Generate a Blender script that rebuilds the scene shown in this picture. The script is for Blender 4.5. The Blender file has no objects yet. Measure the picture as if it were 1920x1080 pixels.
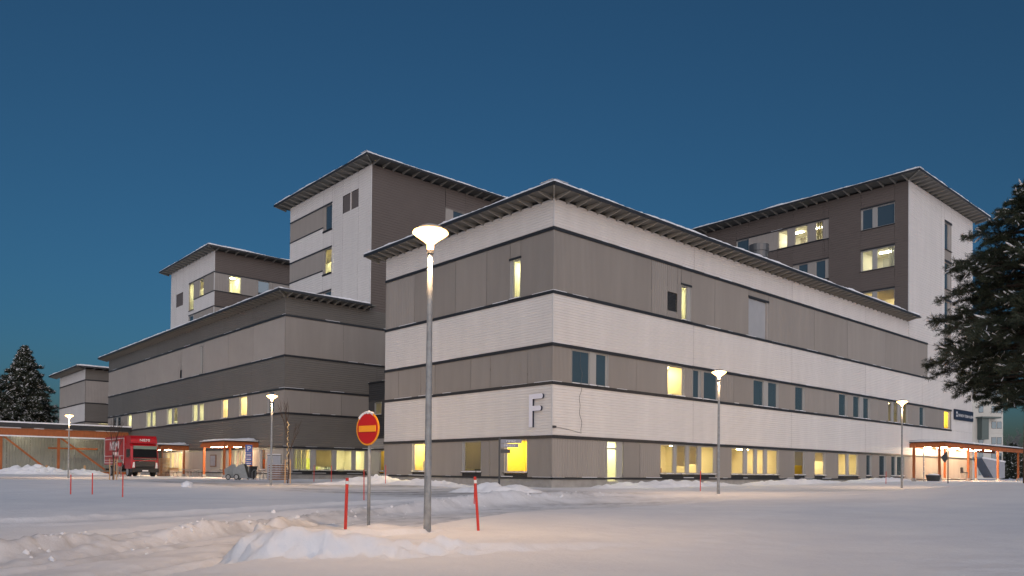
import bpy, bmesh, math, random
import numpy as np
from mathutils import Matrix, Vector
random.seed(7); RNG = np.random.default_rng(7)
PI = math.pi
sc = bpy.context.scene
COL = sc.collection

# ------------------------------------------------------------ camera
YAW, PITCH, ROLL, FPX, PPY = math.radians(48.04), math.radians(.725), math.radians(.553), 1440.58, 867.1
f0 = Vector((math.cos(YAW)*math.cos(PITCH), math.sin(YAW)*math.cos(PITCH), math.sin(PITCH)))
r0 = Vector((math.sin(YAW), -math.cos(YAW), 0)); u0 = r0.cross(f0)
cr = math.cos(ROLL)*r0 + math.sin(ROLL)*u0
cu = -math.sin(ROLL)*r0 + math.cos(ROLL)*u0
EYE = Vector((0, 0, 1.0))
cam = bpy.data.cameras.new('camera'); cam_o = bpy.data.objects.new('camera', cam); COL.objects.link(cam_o)
m = Matrix((cr, cu, -f0)).transposed().to_4x4(); m.translation = EYE; cam_o.matrix_world = m
cam.sensor_width = 36; cam.lens = FPX/1920*36; cam.shift_y = (PPY-540)/1920; cam.clip_end = 6000; cam.clip_start = .05
sc.camera = cam_o

# ------------------------------------------------------------ sky, dusk glow
SUN_EL, SUN_AZ = math.radians(3), YAW + PI + math.radians(8)      # afterglow behind the photographer
w = bpy.data.worlds.new('World'); sc.world = w; w.use_nodes = True
nt = w.node_tree; bg = nt.nodes['Background']
sky = nt.nodes.new('ShaderNodeTexSky'); sky.sky_type = 'NISHITA'; sky.sun_disc = False
sky.sun_elevation = SUN_EL; sky.sun_rotation = PI/2 - SUN_AZ
sky.ozone_density = 4.5; sky.air_density = .7; sky.dust_density = 2.5
tint = nt.nodes.new('ShaderNodeMix'); tint.data_type = 'RGBA'; tint.blend_type = 'MULTIPLY'; tint.inputs[0].default_value = 1
tint.inputs[7].default_value = (1.5, .96, .63, 1)
nt.links.new(sky.outputs[0], tint.inputs[6]); nt.links.new(tint.outputs[2], bg.inputs[0])
bg.inputs[1].default_value = 0.10
sun = bpy.data.lights.new('sun', 'SUN'); sun.energy = 1.42; sun.angle = math.radians(120); sun.color = (.93, .93, 1.0)
sun_o = bpy.data.objects.new('sun', sun); COL.objects.link(sun_o)
sd = Vector((math.cos(SUN_AZ)*math.cos(SUN_EL), math.sin(SUN_AZ)*math.cos(SUN_EL), math.sin(SUN_EL)))
sun_o.rotation_euler = sd.to_track_quat('Z', 'Y').to_euler()
vs = sc.view_settings; vs.view_transform = 'Standard'; vs.look = 'None'; vs.gamma = 1; vs.exposure = 1.0; vs.use_curve_mapping = False
sc.cycles.use_denoising = True
sc.cycles.max_bounces = 6; sc.cycles.transparent_max_bounces = 12; sc.cycles.sample_clamp_indirect = 6

# ------------------------------------------------------------ pixel helpers (photograph 1920x1080)
def ray(px, py): return f0 + cr*((px-960)/FPX) - cu*((py-PPY)/FPX)
def onL(px, py, x): d = ray(px, py); return EYE + d*(x/d.x)          # hit a plane x = const
def onR(px, py, y): d = ray(px, py); return EYE + d*(y/d.y)          # hit a plane y = const
FWD = Vector((math.cos(YAW), math.sin(YAW), 0)); RGT = Vector((math.sin(YAW), -math.cos(YAW), 0))
def at_depth(px, py, d): r = ray(px, py); return EYE + r*(d/r.dot(FWD))

# ------------------------------------------------------------ materials
M = {}
def mat(name, col, rough=.6, metal=0, var=0, vscale=3, bump=0, bscale=40, objvar=0, emit=None, estr=0, spec=.5, stretch=None):
    m_ = bpy.data.materials.new(name); m_.use_nodes = True; n = m_.node_tree; b = n.nodes['Principled BSDF']
    b.inputs['Base Color'].default_value = (*col, 1); b.inputs['Roughness'].default_value = rough; b.inputs['Metallic'].default_value = metal
    b.inputs['Specular IOR Level'].default_value = spec
    tc = n.nodes.new('ShaderNodeTexCoord'); vec = tc.outputs['Object']
    if stretch:
        mp = n.nodes.new('ShaderNodeMapping'); mp.inputs['Scale'].default_value = stretch; n.links.new(vec, mp.inputs['Vector']); vec = mp.outputs[0]
    last = None
    if var:
        no = n.nodes.new('ShaderNodeTexNoise'); no.inputs['Scale'].default_value = vscale; no.inputs['Detail'].default_value = 6; n.links.new(vec, no.inputs['Vector'])
        mr = n.nodes.new('ShaderNodeMapRange'); mr.inputs['From Min'].default_value = .3; mr.inputs['From Max'].default_value = .7
        mr.inputs['To Min'].default_value = 1-var; mr.inputs['To Max'].default_value = 1+var; n.links.new(no.outputs['Fac'], mr.inputs['Value']); last = mr.outputs[0]
    if objvar:
        oi = n.nodes.new('ShaderNodeObjectInfo'); mr = n.nodes.new('ShaderNodeMapRange'); mr.inputs['To Min'].default_value = 1-objvar; mr.inputs['To Max'].default_value = 1+objvar
        n.links.new(oi.outputs['Random'], mr.inputs['Value'])
        if last:
            mu = n.nodes.new('ShaderNodeMath'); mu.operation = 'MULTIPLY'; n.links.new(last, mu.inputs[0]); n.links.new(mr.outputs[0], mu.inputs[1]); last = mu.outputs[0]
        else: last = mr.outputs[0]
    if last:
        mx = n.nodes.new('ShaderNodeVectorMath'); mx.operation = 'SCALE'; mx.inputs[0].default_value = col; n.links.new(last, mx.inputs['Scale']); n.links.new(mx.outputs[0], b.inputs['Base Color'])
    if bump:
        nb = n.nodes.new('ShaderNodeTexNoise'); nb.inputs['Scale'].default_value = bscale; nb.inputs['Detail'].default_value = 5; n.links.new(vec, nb.inputs['Vector'])
        bp = n.nodes.new('ShaderNodeBump'); bp.inputs['Strength'].default_value = bump; bp.inputs['Distance'].default_value = .05; n.links.new(nb.outputs['Fac'], bp.inputs['Height']); n.links.new(bp.outputs[0], b.inputs['Normal'])
    if emit:
        b.inputs['Emission Color'].default_value = (*emit, 1); b.inputs['Emission Strength'].default_value = estr*.5
    M[name] = m_; return m_
mat('white_clad', (.72, .69, .66), .5, var=.045, vscale=1.0, objvar=.03, stretch=(1, 1, .15))
mat('taupe_clad', (.285, .262, .238), .55, var=.06, vscale=1.4, objvar=.07, stretch=(1, 1, .12))
mat('taupe_light', (.33, .305, .28), .55, var=.04, vscale=.8, objvar=.05)
mat('dark_clad', (.16, .15, .135), .55, var=.04, vscale=.8, objvar=.05)
mat('brown_clad', (.135, .112, .10), .55, var=.04, vscale=.8, objvar=.04)
mat('charcoal_clad', (.045, .045, .047), .55, objvar=.05)
mat('black_trim', (.022, .024, .028), .45, var=.2, vscale=5)
mat('corner_trim', (.62, .61, .60), .5)
mat('soffit', (.14, .135, .12), .6, var=.08, vscale=1.5)
mat('rafter', (.30, .29, .26), .6)
mat('concrete', (.33, .32, .30), .85, var=.15, vscale=2, bump=.2, bscale=15)
mat('frame_grey', (.36, .355, .34), .45)
mat('frame_dark', (.05, .055, .06), .45)
mat('zinc_panel', (.36, .37, .385), .45, var=.05, vscale=2)
mat('louvre', (.20, .175, .165), .6)
mat('galv', (.30, .31, .31), .6, metal=.25, var=.18, vscale=9, bump=.1, bscale=30)
mat('steel_dark', (.12, .12, .12), .45, metal=.5)
mat('orange_wood', (.34, .095, .022), .55, var=.15, vscale=4, stretch=(1, 1, .3))
mat('raw_wood', (.50, .31, .16), .75, var=.15, vscale=6)
mat('old_wood', (.21, .125, .085), .8, var=.2, vscale=6)
mat('red_stake', (.60, .035, .02), .5)
mat('reflector', (.75, .75, .72), .3)
mat('sign_red', (.50, .012, .012), .4)
mat('sign_yellow', (.90, .36, .02), .4)
mat('sign_blue', (.02, .07, .30), .4)
mat('sign_grey', (.26, .27, .31), .5, var=.1)
mat('sign_navy', (.012, .02, .045), .4)
mat('sign_white', (.78, .78, .78), .4)
mat('letter_face', (.80, .80, .88), .45)
mat('truck_red', (.36, .008, .013), .3, var=.05, vscale=1)
mat('truck_black', (.014, .014, .015), .4)
mat('rubber', (.015, .015, .015), .8, bump=.2)
mat('chrome', (.6, .6, .6), .2, metal=1)
mat('headlamp', (.7, .7, .7), .15)
mat('screen_glass', (.012, .014, .016), .08, spec=.35); mat('visor', (.16, .22, .20), .25)
mat('bin_grey', (.20, .22, .225), .5, var=.12, vscale=4)
mat('bin_black', (.03, .03, .032), .5)
mat('cabinet', (.30, .32, .36), .5, var=.05)
mat('bark', (.085, .05, .032), .9, var=.3, vscale=8, bump=.6, bscale=18)
mat('twig', (.06, .04, .03), .9)
mat('needles', (.028, .040, .020), .7, var=.35, vscale=2.5)
mat('needles_far', (.035, .045, .028), .7, var=.35, vscale=.8)
mat('jacket_red', (.30, .02, .025), .8); mat('cloth_grey', (.16, .15, .15), .85); mat('skin', (.5, .32, .24), .6)
mat('apartment', (.56, .55, .50), .7, var=.04, vscale=.5); mat('apartment_green', (.10, .13, .12), .6)
mat('dark_panel', (.09, .10, .10), .5)
mat('polycarb', (.24, .26, .25), .35, var=.15, vscale=.5, objvar=.06)
mat('plaster', (.62, .58, .46), .8); mat('room_floor', (.25, .22, .18), .6)
mat('room_yellow', (.70, .53, .09), .7); mat('room_orange', (.62, .17, .03), .7); mat('room_green', (.42, .45, .10), .7)
mat('room_white', (.7, .68, .6), .7); mat('curtain', (.55, .45, .22), .9); mat('pale_blind', (.62, .60, .50), .8)
mat('lamp_tube', (.8, .8, .8), .5, emit=(1, .86, .58), estr=60)
mat('tube_white', (.8, .8, .8), .5, emit=(1, .80, .50), estr=95)

mat('exit_green', (.1, .5, .2), .5, emit=(.15, .9, .4), estr=1.2)
mat('fairy_light', (.8, .6, .3), .5, emit=(1, .62, .25), estr=3)
mat('cable', (.10, .10, .10), .6)
mat('ledge_snow', (.80, .81, .84), .7, var=.04)
# room lamps: mood per storey / use
for nme, c, s_ in (('lamp_warm', (1, .76, .37), 90), ('lamp_green', (1, .94, .53), 70), ('lamp_pale', (1, .93, .68), 75), ('lamp_dim', (1, .82, .45), 15)):
    mat(nme, (.8, .8, .8), .5, emit=c, estr=s_)

def snow_mat(name, attr=False):
    m_ = bpy.data.materials.new(name); m_.use_nodes = True; n = m_.node_tree; b = n.nodes['Principled BSDF']
    b.inputs['Roughness'].default_value = .75; b.inputs['Specular IOR Level'].default_value = .25
    tc = n.nodes.new('ShaderNodeTexCoord')
    n1 = n.nodes.new('ShaderNodeTexNoise'); n1.inputs['Scale'].default_value = .6; n1.inputs['Detail'].default_value = 8; n.links.new(tc.outputs['Object'], n1.inputs['Vector'])
    cr_ = n.nodes.new('ShaderNodeValToRGB'); cr_.color_ramp.elements[0].position = .3; cr_.color_ramp.elements[1].position = .7
    cr_.color_ramp.elements[0].color = (.74, .75, .785, 1); cr_.color_ramp.elements[1].color = (.83, .835, .85, 1)
    n.links.new(n1.outputs['Fac'], cr_.inputs[0]); out = cr_.outputs[0]
    if attr:
        at = n.nodes.new('ShaderNodeAttribute'); at.attribute_name = 'packed'
        n2 = n.nodes.new('ShaderNodeTexNoise'); n2.inputs['Scale'].default_value = 2.2; n2.inputs['Detail'].default_value = 6; n.links.new(tc.outputs['Object'], n2.inputs['Vector'])
        mr = n.nodes.new('ShaderNodeMapRange'); mr.inputs['From Min'].default_value = .3; mr.inputs['From Max'].default_value = .65; mr.inputs['To Min'].default_value = .35; n.links.new(n2.outputs['Fac'], mr.inputs['Value'])
        mu = n.nodes.new('ShaderNodeMath'); mu.operation = 'MULTIPLY'; n.links.new(at.outputs['Fac'], mu.inputs[0]); n.links.new(mr.outputs[0], mu.inputs[1])
        mx = n.nodes.new('ShaderNodeMix'); mx.data_type = 'RGBA'; n.links.new(mu.outputs[0], mx.inputs[0]); n.links.new(out, mx.inputs[6]); mx.inputs[7].default_value = (.25, .25, .26, 1); out = mx.outputs[2]
    n.links.new(out, b.inputs['Base Color'])
    nb = n.nodes.new('ShaderNodeTexNoise'); nb.inputs['Scale'].default_value = 9; nb.inputs['Detail'].default_value = 8; nb.inputs['Roughness'].default_value = .65; n.links.new(tc.outputs['Object'], nb.inputs['Vector'])
    bp = n.nodes.new('ShaderNodeBump'); bp.inputs['Strength'].default_value = .55; bp.inputs['Distance'].default_value = .04; n.links.new(nb.outputs['Fac'], bp.inputs['Height']); n.links.new(bp.outputs[0], b.inputs['Normal'])
    M[name] = m_
snow_mat('snow'); snow_mat('snow_ground', True)

def glass_mats():
    # clear pane: sees into the room, reflects by fresnel
    g = bpy.data.materials.new('glass_clear'); g.use_nodes = True; n = g.node_tree
    for x in list(n.nodes):
        if x.type != 'OUTPUT_MATERIAL': n.nodes.remove(x)
    out = n.nodes['Material Output']; tr = n.nodes.new('ShaderNodeBsdfTransparent'); tr.inputs[0].default_value = (.93, .95, .92, 1)
    gl = n.nodes.new('ShaderNodeBsdfGlossy'); gl.inputs['Roughness'].default_value = .02
    fr = n.nodes.new('ShaderNodeFresnel'); fr.inputs[0].default_value = 1.6
    mx = n.nodes.new('ShaderNodeMixShader'); n.links.new(fr.outputs[0], mx.inputs[0]); n.links.new(tr.outputs[0], mx.inputs[1]); n.links.new(gl.outputs[0], mx.inputs[2]); n.links.new(mx.outputs[0], out.inputs[0])
    M['glass_clear'] = g
    # unlit pane: dark room behind, mirrors the dusk sky
    d = bpy.data.materials.new('glass_dark'); d.use_nodes = True; n = d.node_tree
    for x in list(n.nodes):
        if x.type != 'OUTPUT_MATERIAL': n.nodes.remove(x)
    out = n.nodes['Material Output']; df = n.nodes.new('ShaderNodeBsdfDiffuse'); df.inputs[0].default_value = (.055, .08, .095, 1)
    gl = n.nodes.new('ShaderNodeBsdfGlossy'); gl.inputs['Roughness'].default_value = .02; gl.inputs['Color'].default_value = (.85, .95, 1, 1)
    fr = n.nodes.new('ShaderNodeFresnel'); fr.inputs[0].default_value = 2.3
    mx = n.nodes.new('ShaderNodeMixShader'); n.links.new(fr.outputs[0], mx.inputs[0]); n.links.new(df.outputs[0], mx.inputs[1]); n.links.new(gl.outputs[0], mx.inputs[2]); n.links.new(mx.outputs[0], out.inputs[0])
    M['glass_dark'] = d
glass_mats()
def glow_mat():
    g = bpy.data.materials.new('street_glow'); g.use_nodes = True; n = g.node_tree
    for x in list(n.nodes):
        if x.type != 'OUTPUT_MATERIAL': n.nodes.remove(x)
    tr = n.nodes.new('ShaderNodeBsdfTransparent'); em = n.nodes.new('ShaderNodeEmission'); em.inputs[0].default_value = (1, .50, .16, 1); em.inputs[1].default_value = 2.6
    ad = n.nodes.new('ShaderNodeAddShader'); n.links.new(tr.outputs[0], ad.inputs[0]); n.links.new(em.outputs[0], ad.inputs[1]); n.links.new(ad.outputs[0], n.nodes['Material Output'].inputs[0]); M['street_glow'] = g
def blind_mat():
    g = bpy.data.materials.new('thin_blind'); g.use_nodes = True; n = g.node_tree
    for x in list(n.nodes):
        if x.type != 'OUTPUT_MATERIAL': n.nodes.remove(x)
    d = n.nodes.new('ShaderNodeBsdfDiffuse'); d.inputs[0].default_value = (.6, .57, .48, 1); t = n.nodes.new('ShaderNodeBsdfTranslucent'); t.inputs[0].default_value = (.62, .55, .38, 1)
    tc = n.nodes.new('ShaderNodeTexCoord'); wv = n.nodes.new('ShaderNodeTexNoise'); wv.inputs['Scale'].default_value = 14; n.links.new(tc.outputs['Object'], wv.inputs['Vector'])
    mx = n.nodes.new('ShaderNodeMixShader'); n.links.new(wv.outputs['Fac'], mx.inputs[0]); n.links.new(d.outputs[0], mx.inputs[1]); n.links.new(t.outputs[0], mx.inputs[2]); n.links.new(mx.outputs[0], n.nodes['Material Output'].inputs[0]); M['thin_blind'] = g
blind_mat()
glow_mat(); mat('bulb_glow', (.8, .8, .8), .5, emit=(1, .66, .32), estr=90)

# ------------------------------------------------------------ mesh builder
class MB:
    def __init__(s): s.v = []; s.f = []; s.mi = []; s.mats = []; s.cur = 0
    def use(s, name):
        if name not in s.mats: s.mats.append(name)
        s.cur = s.mats.index(name); return s
    def poly(s, pts, faces):
        o = len(s.v); s.v += [tuple(p) for p in pts]
        for f in faces: s.f.append(tuple(i+o for i in f)); s.mi.append(s.cur)
        return s
    def box(s, x0, x1, y0, y1, z0, z1):
        return s.poly([(x0,y0,z0),(x1,y0,z0),(x1,y1,z0),(x0,y1,z0),(x0,y0,z1),(x1,y0,z1),(x1,y1,z1),(x0,y1,z1)],
                      [(0,3,2,1),(4,5,6,7),(0,1,5,4),(1,2,6,5),(2,3,7,6),(3,0,4,7)])
    def bar(s, a, b, wx, wy, up=Vector((0, 0, 1))):               # rectangular bar from a to b
        a, b = Vector(a), Vector(b); d = (b-a).normalized()
        if abs(d.dot(up)) > .98: up = Vector((0, 1, 0))
        x = d.cross(up).normalized(); y = x.cross(d)
        P = [p + x*sx*wx/2 + y*sy*wy/2 for p in (a, b) for sx, sy in ((-1,-1),(1,-1),(1,1),(-1,1))]
        return s.poly(P, [(0,1,2,3),(7,6,5,4),(0,4,5,1),(1,5,6,2),(2,6,7,3),(3,7,4,0)])
    def tube(s, pts, rad, n=8, cap=True):
        pts = [Vector(p) for p in pts]; k = len(pts); rad = rad if isinstance(rad, (list, tuple)) else [rad]*k
        ref = Vector((.31, .17, .93)) if abs((pts[-1]-pts[0]).normalized().z) < .9 else Vector((1, .1, 0)); P = []
        for i, p in enumerate(pts):
            d = (pts[min(i+1, k-1)]-pts[max(i-1, 0)]).normalized(); x = d.cross(ref).normalized(); y = d.cross(x)
            P += [p + (x*math.cos(2*PI*j/n)+y*math.sin(2*PI*j/n))*rad[i] for j in range(n)]
        F = [(i*n+j, i*n+(j+1) % n, (i+1)*n+(j+1) % n, (i+1)*n+j) for i in range(k-1) for j in range(n)]
        if cap: F += [tuple(range(n))[::-1], tuple((k-1)*n+j for j in range(n))]
        return s.poly(P, F)
    def lathe(s, c, prof, n=16):                                   # (radius, z) profile about a vertical axis
        c = Vector(c); k = len(prof)
        P = [c + Vector((r*math.cos(2*PI*j/n), r*math.sin(2*PI*j/n), z)) for r, z in prof for j in range(n)]
        F = [(i*n+j, i*n+(j+1) % n, (i+1)*n+(j+1) % n, (i+1)*n+j) for i in range(k-1) for j in range(n)]
        F += [tuple(range(n))[::-1], tuple((k-1)*n+j for j in range(n))]
        return s.poly(P, F)
    def build(s, name, material=None, parent=None, smooth=False, origin=None):
        me = bpy.data.meshes.new(name); o3 = Vector(origin) if origin is not None else None
        me.from_pydata([tuple(Vector(p)-o3) for p in s.v] if o3 is not None else s.v, [], s.f)
        if material: me.materials.append(M[material])
        else:
            for q in s.mats: me.materials.append(M[q])
            me.polygons.foreach_set('material_index', s.mi)
        if smooth: me.polygons.foreach_set('use_smooth', [True]*len(me.polygons))
        me.update()
        return link(name, me, parent, o3)
def link(name, me, parent=None, loc=None):
    o = bpy.data.objects.new(name, me); COL.objects.link(o)
    if loc is not None: o.location = loc
    if parent is not None:
        o.parent = parent
        w_ = Vector((0, 0, 0)); q = parent
        while q: w_ += q.location; q = q.parent
        o.location = (Vector(loc) if loc is not None else Vector((0, 0, 0))) - w_
    return o
def thing(name, label, cat, loc=(0, 0, 0), group=None):
    o = bpy.data.objects.new(name, None); COL.objects.link(o); o.location = loc; o.empty_display_size = .3
    return tag(o, label, cat, group)
def tag(o, label, cat, group=None):
    o['label'] = label; o['category'] = cat
    if group: o['group'] = group
    return o
def text_mesh(s, size, depth=.01):
    c = bpy.data.curves.new('lettering', 'FONT'); c.body = s; c.size = size; c.extrude = depth; c.align_x = 'CENTER'; c.align_y = 'CENTER'
    o = bpy.data.objects.new('lettering', c); COL.objects.link(o)
    me = bpy.data.meshes.new_from_object(o.evaluated_get(bpy.context.evaluated_depsgraph_get())); bpy.data.objects.remove(o); bpy.data.curves.remove(c)
    return me
def lettering(s, size, material, centre, xdir, parent, name='lettering', depth=.01):
    me = text_mesh(s, size, depth); x = Vector(xdir).normalized(); z = Vector((0, 0, 1)); n = x.cross(z)
    R = Matrix((x, z, n)).transposed()
    me.transform(R.to_4x4()); me.materials.clear(); me.materials.append(M[material])
    return link(name, me, parent, Vector(centre))

def glyph_strokes(words, size, material, centre, xdir, parent, seed=1):
    """lettering too small to read in the photograph: upright strokes with crossbars, word by word"""
    rnd = random.Random(seed); x = Vector(xdir).normalized(); c = Vector(centre); pitch = size*.62; total = (sum(words)+len(words)-1)*pitch; a = -total/2; mb = MB(); z = Vector((0, 0, 1))
    for w_ in words:
        for k in range(w_):
            o = c+x*(a+.1*size); mb.bar(o-z*size*.35, o+z*size*.35, size*.11, .008)
            for h in rnd.sample((-.31, 0, .31), rnd.choice((1, 2))): mb.bar(o+x*size*.06+z*size*h, o+x*size*.4+z*size*h, .008, size*.1)
            if rnd.random() < .5: mb.bar(o+x*size*.36-z*size*.35, o+x*size*.36+z*size*.35, size*.1, .008)
            a += pitch
        a += pitch
    return mb.build('lettering', material, parent)

# ------------------------------------------------------------ noise + ground height
def _hash(ix, iy, seed):
    h = (ix.astype(np.int64)*374761393 + iy.astype(np.int64)*668265263 + seed*974711) & 0xffffffff
    h = ((h ^ (h >> 13))*1274126177) & 0xffffffff
    return ((h ^ (h >> 16)) & 0xffff)/65535.0
def vnoise(x, y, seed=0):
    ix, iy = np.floor(x), np.floor(y); fx, fy = x-ix, y-iy; fx = fx*fx*(3-2*fx); fy = fy*fy*(3-2*fy)
    a, b, c, d = _hash(ix, iy, seed), _hash(ix+1, iy, seed), _hash(ix, iy+1, seed), _hash(ix+1, iy+1, seed)
    return (a*(1-fx)+b*fx)*(1-fy)+(c*(1-fx)+d*fx)*fy
def fbm(x, y, seed=0, oct=4):
    t = 0; a = .5
    for k in range(oct): t = t + a*(vnoise(x*2**k, y*2**k, seed+k)-.5); a *= .5
    return t
def sstep(t, a, b): t = np.clip((t-a)/(b-a), 0, 1); return t*t*(3-2*t)
def polydist(u, d, pts, signed=False):
    best = np.full(np.shape(u), 1e9); tt = np.zeros(np.shape(u)); sg = np.ones(np.shape(u))
    for k in range(len(pts)-1):
        (x0, y0), (x1, y1) = pts[k], pts[k+1]; L2 = (x1-x0)**2+(y1-y0)**2
        t = np.clip(((u-x0)*(x1-x0)+(d-y0)*(y1-y0))/L2, 0, 1); q = np.hypot(u-x0-t*(x1-x0), d-y0-t*(y1-y0))
        sg = np.where(q < best, np.sign((x1-x0)*(d-y0)-(y1-y0)*(u-x0)), sg); tt = np.where(q < best, k+t, tt); best = np.minimum(best, q)
    return (best*sg if signed else best), tt
WIND = [(-16, 4.5), (-10.5, 7.8), (-7, 10.6), (-5.3, 14.5), (-3.7, 19.8), (-.5, 25.5), (3.5, 30), (7, 32.5)]
ROAD = [(-9, 2), (-7, 6), (-5.4, 10), (-3.9, 15), (-2.0, 19.5), (1.6, 24), (6, 28), (12, 32)]
DRIVE = [(-60, 52), (-38, 55), (-25, 57), (-14, 46), (-6, 37), (0, 32)]
TRACK = [(-26, 9.5), (-14, 12.2), (-8.6, 14.8), (-6.2, 18.5), (-3.6, 23.5), (.5, 28.5), (6, 33)]
RIDGE = [(-3.6, 14.5), (-4.0, 11.8), (-3.75, 10.3), (-3.1, 9.75), (-1.8, 9.9), (-.3, 10.5), (2.2, 11.4)]
def ground(u, d):
    u = np.asarray(u, float); d = np.asarray(d, float)
    z = np.interp(d, [-40, 0, 7, 9.5, 12, 16, 25, 32, 45, 70, 3000], [-.1, -.10, -.12, -.10, -.02, 0, .04, .13, .21, .24, .26])
    X = d*math.cos(YAW)+u*math.sin(YAW)
    z = z + .34*sstep(X, 32, 82)*sstep(d, 25, 40)
    z = z + .62*np.exp(-((u-22.5)/7)**2-((d-28)/8)**2)*(1) + .16*sstep(u, 4, 16)*sstep(d, 5, 12)*(1-sstep(d, 24, 40))
    z = z + .10*fbm(u*.16, d*.16, 3)*(.4+sstep(d, 6, 20)) + .05*fbm(u*.7, d*.7, 9)
    # ploughed roadway with windrow on its far side and a cut bank on the near side
    rd, rt = polydist(u, d, ROAD); road = 1-sstep(rd, 1.7, 2.35)
    road = road*(1-sstep(rt, 5.4, 7))
    z = z - .17*road
    wd, wt = polydist(u, d, WIND); lump = .55+.9*vnoise(u*1.3, d*1.3, 21)
    z = z + (.17*np.exp(-(wd/.30)**2)*lump + .10*np.exp(-(wd/.45)**2)*(np.abs(fbm(u*3.5, d*3.5, 5, 4))*2.4+.6*vnoise(u*11, d*11, 6)-.2))*(1-sstep(wt, 5.6, 7))
    sd, bt = polydist(u, d, RIDGE, True); sd = sd + .34*fbm(u*1.7, d*1.7, 40) + .26*fbm(u*5, d*5, 44, 3)
    H = np.interp(bt, [0, 1, 2.2, 3.4, 4.6, 6], [.30, .44, .42, .30, .14, 0])
    z = z + H*sstep(sd, -.10, .26)*np.exp(-np.maximum(sd-.2, 0)/1.5)*(.9+.3*vnoise(u*2.2, d*2.2, 8))*sstep(bt, 0.02, .6) + .17*np.exp(-((sd-.05)/.42)**2)*(np.abs(fbm(u*4.2, d*4.2, 31, 4))*2.2-.28+.35*(vnoise(u*8, d*8, 36)-.5))*(bt < 5)
    dd, _ = polydist(u, d, DRIVE); drive = 1-sstep(dd, 3, 7)
    z = z - .05*drive
    z = z + .022*fbm(u*3.1, d*3.1, 14)*(1-sstep(d, 30, 50))
    rs, _ = polydist(u, d, ROAD, True); rut = sum(np.exp(-((rs-q+.12*fbm(u*.4, d*.4, int(50+q*3)))/.13)**2) for q in (-1.25, -.75, .35, .9, 1.4))
    z = z - .065*rut*road + .014*np.sin(d*26+u*9)*np.clip(rut, 0, 1)*road*(d < 22)
    td_, tt_ = polydist(u, d, TRACK); tr_ = (1-sstep(td_, .55, .95))*(1-sstep(tt_, 5, 6)); z = z - .08*tr_ + .035*np.exp(-((td_-1.0)/.2)**2)*(.5+vnoise(u*4, d*4, 71))*(1-sstep(tt_, 5, 6))
    z = z + .028*(vnoise(u*4.3, d*4.3, 91)-.5)*sstep(vnoise(u*.35, d*.35, 92), .45, .75)*(d < 45)
    strk = sstep(vnoise(u*.25+d*.1, d*1.6-u*.3, 61)+.4*vnoise(u*.7, d*4-u, 62), .45, 1.0)
    packed = np.clip(road*(.15+.3*strk+.25*np.clip(rut, 0, 1)) + .22*tr_ + drive*(.15+.85*strk) + .12*sstep(fbm(u*.12, d*.2, 77), .05, .2), 0, 1)
    return z, packed
def ud(p): p = Vector(p); return p.dot(RGT), p.dot(FWD)
def gz(p): return float(ground(*[np.array([q]) for q in ud(p)])[0][0])
def ground_px(px, py, dmax=140):
    r = ray(px, py); k = r.dot(FWD); best = None
    ds = np.arange(5, dmax, .05); P = [EYE + r*(dd/k) for dd in ds]
    uu = np.array([p.dot(RGT) for p in P]); zz = np.array([p.z for p in P]); g = ground(uu, ds)[0]
    i = int(np.argmax(zz <= g)) if (zz <= g).any() else len(ds)-1
    p = P[i].copy(); p.z = float(g[i]); return p
def at_px_depth(px, d):
    p = at_depth(px, 895, d); p.z = gz(p); return p

def axis(parts):
    out = []
    for a, b, n in parts: out += list(np.linspace(a, b, n, endpoint=False))
    return np.array(out + [parts[-1][1]])
U = axis([(-2500, -300, 8), (-300, -80, 22), (-80, -22, 110), (-22, -8, 90), (-8, 5, 200), (5, 22, 100), (22, 80, 110), (80, 300, 22), (300, 2500, 8)])
Dd = axis([(-400, -40, 8), (-40, 4, 40), (4, 8, 30), (8, 17, 150), (17, 30, 115), (30, 60, 120), (60, 140, 110), (140, 400, 26), (400, 4000, 12)])
uu, dd = np.meshgrid(U, Dd); gzv, pk = ground(uu, dd)
cx_, sx_ = math.cos(YAW), math.sin(YAW)
vv = np.stack([dd*cx_+uu*sx_, dd*sx_-uu*cx_, gzv], -1).reshape(-1, 3)
nu, nd = len(U), len(Dd); i0 = (np.arange(nd-1)[:, None]*nu+np.arange(nu-1)[None]).ravel()
ff = np.stack([i0, i0+1, i0+nu+1, i0+nu], 1)
me = bpy.data.meshes.new('snowy_ground'); me.vertices.add(len(vv)); me.vertices.foreach_set('co', vv.ravel())
me.loops.add(ff.size); me.loops.foreach_set('vertex_index', ff.ravel()); me.polygons.add(len(ff)); me.polygons.foreach_set('loop_start', np.arange(len(ff))*4)
me.update(); at_ = me.attributes.new('packed', 'FLOAT', 'POINT'); at_.data.foreach_set('value', pk.ravel().astype(np.float32))
me.polygons.foreach_set('use_smooth', [True]*len(ff)); me.materials.append(M['snow_ground'])
go = link('ground', me); go['kind'] = 'structure'

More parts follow.
